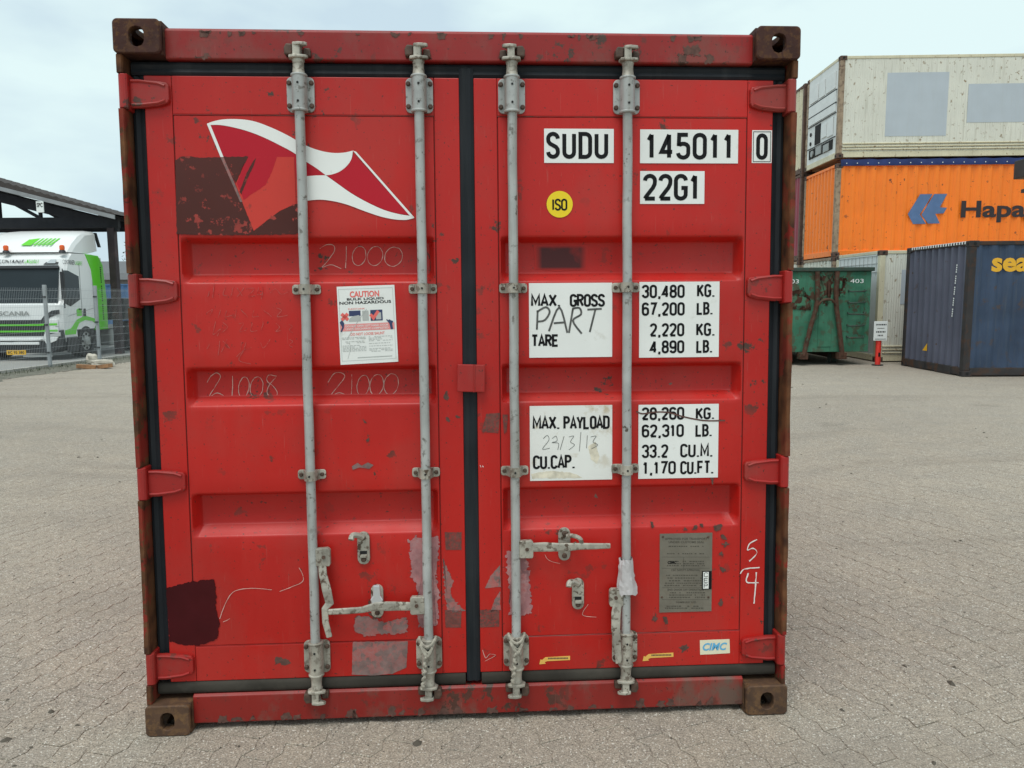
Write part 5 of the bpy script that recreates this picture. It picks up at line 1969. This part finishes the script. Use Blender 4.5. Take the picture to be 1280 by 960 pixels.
# cab shell built from side profile (y, z) lofted across, corners rounded
mb = MB()
sec = []
prof = [(.05, .50), (.02, .95), (.03, 1.45), (.10, 1.55), (.34, 2.40), (.42, 2.62), (.70, 2.78), (1.6, 2.80), (2.10, 2.72), (2.12, .95), (1.65, .95), (1.55, .80), (.65, .80), (.58, .50)]
xs_ = [(0.0, .10, .0), (-.06, .035, .02), (-.16, .0, .035), (-TW + .16, .0, .035), (-TW + .06, .035, .02), (-TW, .10, .0)]
vs = []
for x, back, up in xs_:
    for y, z in prof:
        yy = y + back if y < .6 else y
        zz = z + up if z > 2.5 else z
        vs.append((x, yy, zz))
n = len(prof)
fs = []
for i in range(len(xs_) - 1):
    for k in range(n):
        fs.append((i * n + k, i * n + (k + 1) % n, (i + 1) * n + (k + 1) % n, (i + 1) * n + k))
fs += [tuple(range(n)), tuple(reversed(range((len(xs_) - 1) * n, len(xs_) * n)))]
mb.add(vs, fs)
cab = mb.build('cab', 'truck_white', tk, bevel=.02)
# roof spoiler
mb = MB()
vs = []
pr = [(.55, 2.83), (.80, 3.08), (1.10, 3.30), (1.45, 3.43), (1.95, 3.50), (2.02, 2.95), (1.5, 2.83)]
for x, sc_ in ((-.05, .62), (-.10, .86), (-.35, .97), (-1.23, 1.0), (-TW + .35, .97), (-TW + .10, .86), (-TW + .05, .62)):
    for y, z in pr:
        vs.append((x, y + (1 - sc_) * (.55 if y < 1.2 else .05), 2.83 + (z - 2.83) * (.22 + .78 * sc_ ** .5 if sc_ else .25 if y < 1.4 else .62)))
n = len(pr)
fs = [(i * n + k, i * n + (k + 1) % n, (i + 1) * n + (k + 1) % n, (i + 1) * n + k) for i in range(6) for k in range(n)]
fs += [tuple(range(n)), tuple(reversed(range(6 * n, 7 * n)))]
mb.add(vs, fs)
sp = mb.build('roof_spoiler', 'truck_white', tk, smooth=True, ang=35)
MB().prism([(1.98, 3.44), (2.06, 3.44), (2.24, 3.05), (2.16, 3.05)], -.09, -.03, 'x').build('spoiler_edge', 'truck_dark', sp)


def front_plane(z):
    """y of the cab front at height z"""
    for (y0, z0), (y1, z1) in zip(prof[:-1], prof[1:7]):
        if z0 <= z <= z1:
            return y0 + (y1 - y0) * (z - z0) / (z1 - z0)
    return .03


def fpoly(name, pts, mat, par, out=.012, th=.008):
    """panel laid on the cab front; pts are (x, z)"""
    mb = MB()
    n = len(pts)
    a = [(x, front_plane(z) - out, z) for x, z in pts]
    b = [(x, front_plane(z) - out + th, z) for x, z in pts]
    mb.add(a + b, [tuple(range(n)), tuple(reversed(range(n, 2 * n)))] + [(i, n + i, n + (i + 1) % n, (i + 1) % n) for i in range(n)])
    return mb.build(name, mat, par)


ws = fpoly('windscreen', [(-TW + .12, 1.50), (-.10, 1.50), (-.16, 2.38), (-TW + .18, 2.38)], 'truck_glass', cab, .016)
fpoly('windscreen_frame', [(-TW + .10, 2.36), (-.14, 2.36), (-.155, 2.44), (-TW + .12, 2.44)], 'truck_dark', ws, .020)
MB().tube([(-1.9, .08, 1.52), (-1.2, .14, 1.66)], .012, 6).tube([(-1.1, .08, 1.52), (-.4, .13, 1.64)], .012, 6).build('wiper', 'truck_dark', ws)
# grille and bumper
fpoly('grille', [(-TW + .30, .64), (-.50, .64), (-.42, 1.02), (-.30, 1.13), (-.05, 1.22), (-.05, 1.32), (-.25, 1.30), (-.46, 1.16), (-.54, 1.06), (-TW + .50, 1.06), (-TW + .30, 1.0)], 'truck_dark', cab, .014)
for z in (.935, .770):
    fpoly('grille_bar', [(-TW + .2, z - .028), (-.62, z - .028), (-.42, z - .018), (-.12, z - .014), (-.12, z + .038), (-.42, z + .030), (-.62, z + .016), (-TW + .2, z + .016)], 'truck_green', cab, .034, .03)
fpoly('bumper_corner', [(-.46, .52), (-.10, .60), (-.10, .86), (-.22, .90), (-.42, .84), (-.50, .64)], 'truck_white', cab, .030, .03)
fpoly('bumper_corner', [(-.44, .86), (-.10, .90), (-.10, 1.06), (-.40, 1.06)], 'truck_white', cab, .026, .03)
mb = MB()
mb.box(-TW, -.55, -.05, .05, .525, .575)
mb.box(-TW, -.60, -.06, .05, .42, .490)
mb.build('bumper_bar', 'truck_white', cab, bevel=.008)
mb = MB()
mb.prism([(-TW, .20), (-.30, .20), (-.02, .34), (.0, .60), (-.40, .52), (-.50, .50), (-TW, .50)], -.01, .5)
mb.build('bumper', 'truck_dark', cab, bevel=.02)
MB().prism([(-.46, .53), (-.42, .42), (-.16, .52), (-.10, .62), (-.42, .60)], -.035, .0).build('bumper_wing', 'truck_white', cab, bevel=.008)
MB().box(-1.48, -.98, -.025, -.011, .16, .28).build('number_plate', 'numplate', cab)
mb = MB()
font_text(mb, 'EC 92 380', -1.44, -1.02, .185, .255, -.027, .02)
mb.build('plate_lettering', 'ink', cab)
MB().box(-1.05, -.30, -.03, .02, .10, .145).build('bumper_step', 'truck_grey', cab)
MB().prism([(-.44, .71), (-.02, .80), (-.0, .60), (-.34, .55)], .005, .10).build('headlight', 'truck_dark', cab)
MB().prism([(-.36, .68), (-.05, .745), (-.05, .64), (-.32, .60)], -.004, .02).build('headlight_lens', 'lamp', cab)
mb = MB()
font_text(mb, 'SCANIA', -1.62, -.82, 1.17, 1.29, -.0, .03, 0, lambda x, z: (x, front_plane(z) - .022, z))
mb.build('maker_lettering', 'truck_grey', cab)
mb = MB()
font_text(mb, 'CONTAINER', -1.75, -1.10, 2.535, 2.65, 0, .0, 0, lambda x, z: (x, front_plane(z) - .030, z))
mb.build('sign_lettering', 'truck_dark', cab)
mb = MB()
font_text(mb, 'LAGERET', -1.08, -.70, 2.535, 2.65, 0, .0, 0, lambda x, z: (x, front_plane(z) - .030, z))
mb.build('sign_lettering', 'truck_green', cab)
fpoly('roof_lamp', [(-.58, 2.50), (-.20, 2.50), (-.18, 2.66), (-.42, 2.66)], 'truck_dark', cab, .030)
fpoly('roof_lamp_lens', [(-.50, 2.53), (-.26, 2.53), (-.26, 2.63), (-.40, 2.63)], 'lamp', cab, .036)
for x in (-.14, -1.62):
    mb = MB()
    mb.lathe(x, .50, [(.09, 2.80), (.075, 2.86), (.05, 2.88)], 12)
    b_ = mb.build('beacon_base', 'truck_dark', tk, smooth=True)
    mb = MB()
    mb.lathe(x, .50, [(.06, 2.88), (.065, 2.95), (.060, 2.99), (.03, 3.01)], 12)
    mb.build('beacon', 'amber', b_, smooth=True)
fpoly('sun_visor', [(-TW + .14, 2.40), (-.14, 2.40), (-.15, 2.47), (-TW + .15, 2.47)], 'truck_dark', cab, .08, .03)
mb = MB()
mb.box(.02, .10, .02, .12, 1.58, 2.30)
mb.build('mirror', 'truck_dark', tk, bevel=.02)
for yy in (.98, 1.60):
    MB().box(.001, .0035, yy, yy + .012, 1.05, 2.55).build('door_gap', 'truck_dark', cab)
MB().box(.001, .022, .80, .94, 1.30, 1.335).build('door_handle', 'truck_dark', cab)
# slatted green emblem on the spoiler
mb = MB()


def on_sp(u, v):
    return (-1.23 + (u - .5) * .9, .70 + v * .28, 2.99 + v * .26)


for i in range(8):
    u0 = i / 8
    u1 = u0 + (.125 if i < 2 else .07)
    q = [(u0, 0), (u1, 0), (u1 + .12, 1), (u0 + .12, 1)]
    mb.add([(-1.35 + a * .85, .745 + .30 * b - .05, 3.02 + .20 * b) for a, b in q], [(0, 1, 2, 3)])
mb.build('spoiler_emblem', 'truck_green', sp)


def spoly(name, pts, mat, par, out=.010, th=.008):
    """panel on the visible cab side; pts are (y, z)"""
    return MB().prism(pts, out, out - th, 'x').build(name, mat, par)


spoly('side_window', [(.20, 1.48), (.45, 1.40), (.92, 1.58), (.92, 2.20), (.42, 2.34), (.20, 2.34)], 'truck_glass', cab)
spoly('window_frame', [(.16, 1.36), (.20, 1.36), (.20, 2.38), (.16, 2.38)], 'truck_dark', cab, .012)
MB().box(.001, .06, .14, .60, .20, .60).build('side_bumper', 'truck_dark', tk, bevel=.02)
spoly('green_skirt', [(.12, .66), (.60, .66), (.66, .80), (.80, .95), (1.10, 1.02), (1.45, .98), (1.62, .90), (1.62, 1.04), (1.10, 1.14), (.70, 1.04), (.40, .82), (.12, .78)], 'truck_green', cab)
spoly('door_panel', [(.30, 1.14), (1.62, 1.34), (1.62, 1.35), (.30, 1.15)], 'truck_grey', cab)
spoly('house_mark', [(.72, 1.14), (.95, 1.14), (.95, 1.30), (.86, 1.35), (.72, 1.31)], 'truck_green', cab)
spoly('vent_mark', [(1.02, 1.12), (1.16, 1.12), (1.16, 1.33), (1.06, 1.33)], 'truck_dark', cab)
mb = MB()
font_text(mb, 'CONTAINER', .22, .78, 2.50, 2.62, 0, .0, 0, lambda x, z: (.012, x, z))
mb.build('sign_lettering', 'truck_dark', cab)
mb = MB()
font_text(mb, 'LAGERET', .80, 1.15, 2.50, 2.60, 0, .0, 0, lambda x, z: (.012, x, z))
mb.build('sign_lettering', 'truck_green', cab)
df = MB().prism([(1.30, 2.82), (1.98, 2.80), (2.20, 2.55), (2.30, 1.6), (2.28, .72), (1.62, .72), (1.66, 1.6), (1.56, 2.40)], .012, -.10, 'x').build('air_deflector', 'truck_green', tk, bevel=.02)
mb = MB()
for k in range(26):
    z = 2.45 - k * .058
    if k % 9 != 8:
        mb.box(.0125, .016, 2.02, 2.07, z, z + .040)
mb.build('vertical_lettering', 'truck_dark', df)


def wheel(par, x, y, r_, wd, name='wheel'):
    prf = [(r_ * .58, -wd / 2), (r_ * .80, -wd / 2 - .005), (r_ * .96, -wd / 2 + .02), (r_, -wd / 2 + .06), (r_, wd / 2 - .06), (r_ * .96, wd / 2 - .02), (r_ * .80, wd / 2 + .005), (r_ * .58, wd / 2)]
    n = 28
    vs = [(x + d, y + q * cos(2 * pi * i / n), r_ + q * sin(2 * pi * i / n)) for q, d in prf for i in range(n)]
    m = len(prf)
    fs = [(k * n + i, k * n + (i + 1) % n, (k + 1) * n + (i + 1) % n, (k + 1) * n + i) for k in range(m - 1) for i in range(n)]
    wv = MB().add(vs, fs).build(name, 'tyre', par, smooth=True)
    mb = MB()
    mb.tube([(x + wd / 2 - .12, y, r_), (x + wd / 2 - .03, y, r_), (x + wd / 2 - .02, y, r_)], [r_ * .585, r_ * .58, r_ * .50], 24)
    mb.tube([(x + wd / 2 - .03, y, r_), (x + wd / 2 + .03, y, r_), (x + wd / 2 + .05, y, r_)], [r_ * .30, r_ * .26, r_ * .16], 16)
    rim = mb.build('rim', 'truck_grey', wv, smooth=True)
    mb = MB()
    for i in range(8):
        a = i * pi / 4
        mb.cyl((x + wd / 2 - .012, y + r_ * .42 * cos(a), r_ + r_ * .42 * sin(a)), r_ * .075, .02, 'x', 8)
    mb.build('rim_hole', 'hole', wv)
    return wv


MB().prism([(.60, .30), (.62, .70), (.78, .92), (1.05, .98), (1.34, .94), (1.55, .76), (1.62, .30)], -.02, -.42, 'x').build('wheel_arch', 'truck_dark', tk)
wheel(tk, -.14, 1.11, .45, .30)
wheel(tk, -TW + .16, 1.11, .45, .30)
MB().box(-TW + .8, -.8, .9, 6.0, .50, .75).build('chassis', 'truck_dark', tk, bevel=.02)
MB().box(-.62, -.06, 2.50, 3.15, .22, .72).build('fuel_tank', 'truck_grey', tk, bevel=.05)
MB().box(-.60, -.04, 2.30, 3.3, .73, .78).build('step_plate', 'truck_grey', tk)
MB().box(-.3, -.05, 1.70, 2.35, .20, .26).build('step', 'truck_grey', tk)
for x in (-.18, -TW + .18):
    wheel(tk, x, 3.85, .46, .36)
MB().box(-TW + .1, -.1, 2.16, 2.30, .8, 2.3).build('cab_rear', 'truck_dark', tk)
MB().box(-.55, -.02, 3.30, 4.5, .95, 1.6).build('equipment_box', 'truck_dark', tk, bevel=.03)

# open shed the truck is parked under
SD = 22.3
sp_ = Vector(CAM[:2]) + fwd * SD + rgt * (-11.42)
sh = empty('open_shed', (sp_.x, sp_.y, 0), (0, 0, AY), 'dark open sided shed roof with rusty corner post behind the fence', 'shed')
PT = 3.60
for y in (0, 1.3):
    MB().box(-.10, .10, y - .10, y + .10, 0, PT).build('post', 'shed_post', sh, bevel=.01)
    MB().box(-12.12, -11.88, y - .12, y + .12, 0, PT).build('post', 'shed_post', sh, bevel=.01)


def roofz(x):
    return 3.98 + .255 * min(-x, 12 + x)


for y in (0, 1.3):
    mb = MB()
    mb.box(-12.2, .22, y - .07, y + .07, PT + .002, PT + .30)
    tr_ = mb.build('truss', 'shed_dark', sh)
    mb = MB()
    for a, b in ((.2, -6), (-6, -12.2)):
        za, zb = roofz(a) - .14, roofz(b) - .14
        mb.prism([(a, za - .30), (a, za - .02), (b, zb - .02), (b, zb - .30)], y - .06, y + .06)
    mb.build('rafter', 'shed_dark', tr_)
    for k in range(1, 6):
        x = -k * 2.0
        MB().tube([(x, y, PT + .28), (x, y, roofz(x) - .3)], .06, 6).build('strut', 'shed_dark', tr_)
        MB().tube([(x, y, PT + .28), (x - 1.0, y, roofz(x - 1.0) - .3)], .05, 6).build('strut', 'shed_dark', tr_)
for k, x in enumerate((-.1, -1.6, -3.1, -4.6, -5.9, -6.1, -7.4, -8.9, -10.4, -11.9)):
    MB().box(x - .05, x + .05, -.4, 1.8, roofz(x) - .135, roofz(x) - .03).build('purlin', 'shed_dark', sh)
mb = MB()
vs = []
nx_ = 120
for i in range(nx_ + 1):
    x = .40 - 12.8 * i / nx_
    for y in (-.55, 1.95):
        vs.append((x, y, roofz(x) + .0))
for i in range(nx_ + 1):
    x = .40 - 12.8 * i / nx_
    th = .05 + .035 * (1 if i % 2 else 0) + .20 * min(1, max(0, (.4 - x) / 6))
    for y in (-.55, 1.95):
        vs.append((x, y, roofz(x) + th))
o = 2 * (nx_ + 1)
fs = []
for i in range(nx_):
    fs += [(2 * i, 2 * i + 1, 2 * i + 3, 2 * i + 2), (o + 2 * i, o + 2 * i + 2, o + 2 * i + 3, o + 2 * i + 1), (2 * i, 2 * i + 2, o + 2 * i + 2, o + 2 * i), (2 * i + 1, o + 2 * i + 1, o + 2 * i + 3, 2 * i + 3)]
mb.add(vs, fs)
mb.build('roof', 'shed_roof', sh)
mb = MB()
for a, b in ((.40, -6), (-6, -12.4)):
    za, zb = roofz(a), roofz(b)
    mb.prism([(a, za - .09), (a, za + .02), (b, zb + .02), (b, zb - .09)], -.60, -.555)
mb.build('barge_rail', 'shed_trim', sh)
bd = MB().box(-1.72, -1.52, -.64, -.615, 3.98, 4.28).build('number_board', 'signwhite', sh)
mb = MB()
font_text(mb, 'SPC', -1.70, -1.54, 4.12, 4.24, -.645, .02)
mb.build('board_lettering', 'ink', bd)

# ------------------------------------------------------------------ far background, left
hs = empty('far_building', (-24.0, 46.0, 0), (0, 0, AY), 'low grey far building with slate roof behind the shed post', 'building')
MB().box(-9, 7, 0, 8, 0, 2.7).build('wall', 'house', hs)
MB().prism([(-.4, 2.7), (8.4, 2.7), (8.0, 3.1), (4, 4.0), (0, 3.1)], -9.3, 7.3, 'x').build('roof', 'house_roof', hs)
for k in range(4):
    w_ = MB().box(-7 + k * 3.6, -5.6 + k * 3.6, -.03, .0, 1.2, 2.2).build('window', 'truck_glass', hs)
    MB().box(-7.1 + k * 3.6, -5.5 + k * 3.6, -.06, .01, 1.08, 1.19).build('sill', 'kerb', w_)
far_container('shipping_container', 'small far blue container seen behind the shed post', (-20.4, 37.0, 0), AY, 6.058, 2.3, 'far_blue', 'far_blue', 'far_blue')


def bare_tree(x, y, h, seed, label, leafy=False):
    rr = random.Random(seed)
    t = empty('bare_tree' if not leafy else 'evergreen_tree', (x, y, 0), (0, 0, rr.uniform(0, 6)), label, 'tree', 'trees beyond the yard')
    tr = MB()
    cw = MB()

    def grow(p, d, l_, r_, depth):
        q = p + d * l_
        (tr if depth < 2 else cw).tube([p, p.lerp(q, .5) + Vector((rr.uniform(-.05, .05), rr.uniform(-.05, .05), 0)) * l_, q], [r_, r_ * .82, r_ * .62], 5 if depth < 3 else 3, False)
        if depth >= 5:
            return
        for k in range(3 if depth else 4):
            nd = (d + Vector((rr.uniform(-.75, .75), rr.uniform(-.75, .75), rr.uniform(-.15, .5)))).normalized()
            grow(p.lerp(q, rr.uniform(.6, 1)), nd, l_ * rr.uniform(.6, .78), r_ * .58, depth + 1)
    grow(Vector((0, 0, 0)), Vector((0, 0, 1)), h * .30, h * .022, 0)
    trk = tr.build('trunk', 'bark', t)
    cr2 = cw.build('crown', 'bark', t)
    if leafy:
        mb = MB()
        for i in range(1500):
            a, b = rr.uniform(0, 6.28), rr.uniform(0, 1) ** .6
            z = h * (.25 + .75 * rr.random())
            rad = h * .28 * b * (1.15 - abs(z / h - .5))
            c = Vector((rad * cos(a), rad * sin(a), z))
            s = rr.uniform(.08, .2)
            u_, v_ = Vector((rr.uniform(-1, 1), rr.uniform(-1, 1), rr.uniform(-1, 1))) * s, Vector((rr.uniform(-1, 1), rr.uniform(-1, 1), rr.uniform(-1, 1))) * s
            mb.add([c - u_, c + v_, c + u_], [(0, 1, 2)])
        mb.build('foliage', 'leaf', t)
    return t


bare_tree(-31.5, 46, 6.4, 1, 'bare leafless tree behind the truck cab at the left edge')
bare_tree(-30.2, 49, 5.6, 2, 'second bare leafless tree just right of the one at the left edge')
bare_tree(-26.6, 55, 5.6, 3, 'bare tree seen between truck and shed post')
bare_tree(-24.6, 57, 5.6, 4, 'dull evergreen tree seen right of the shed post', True)
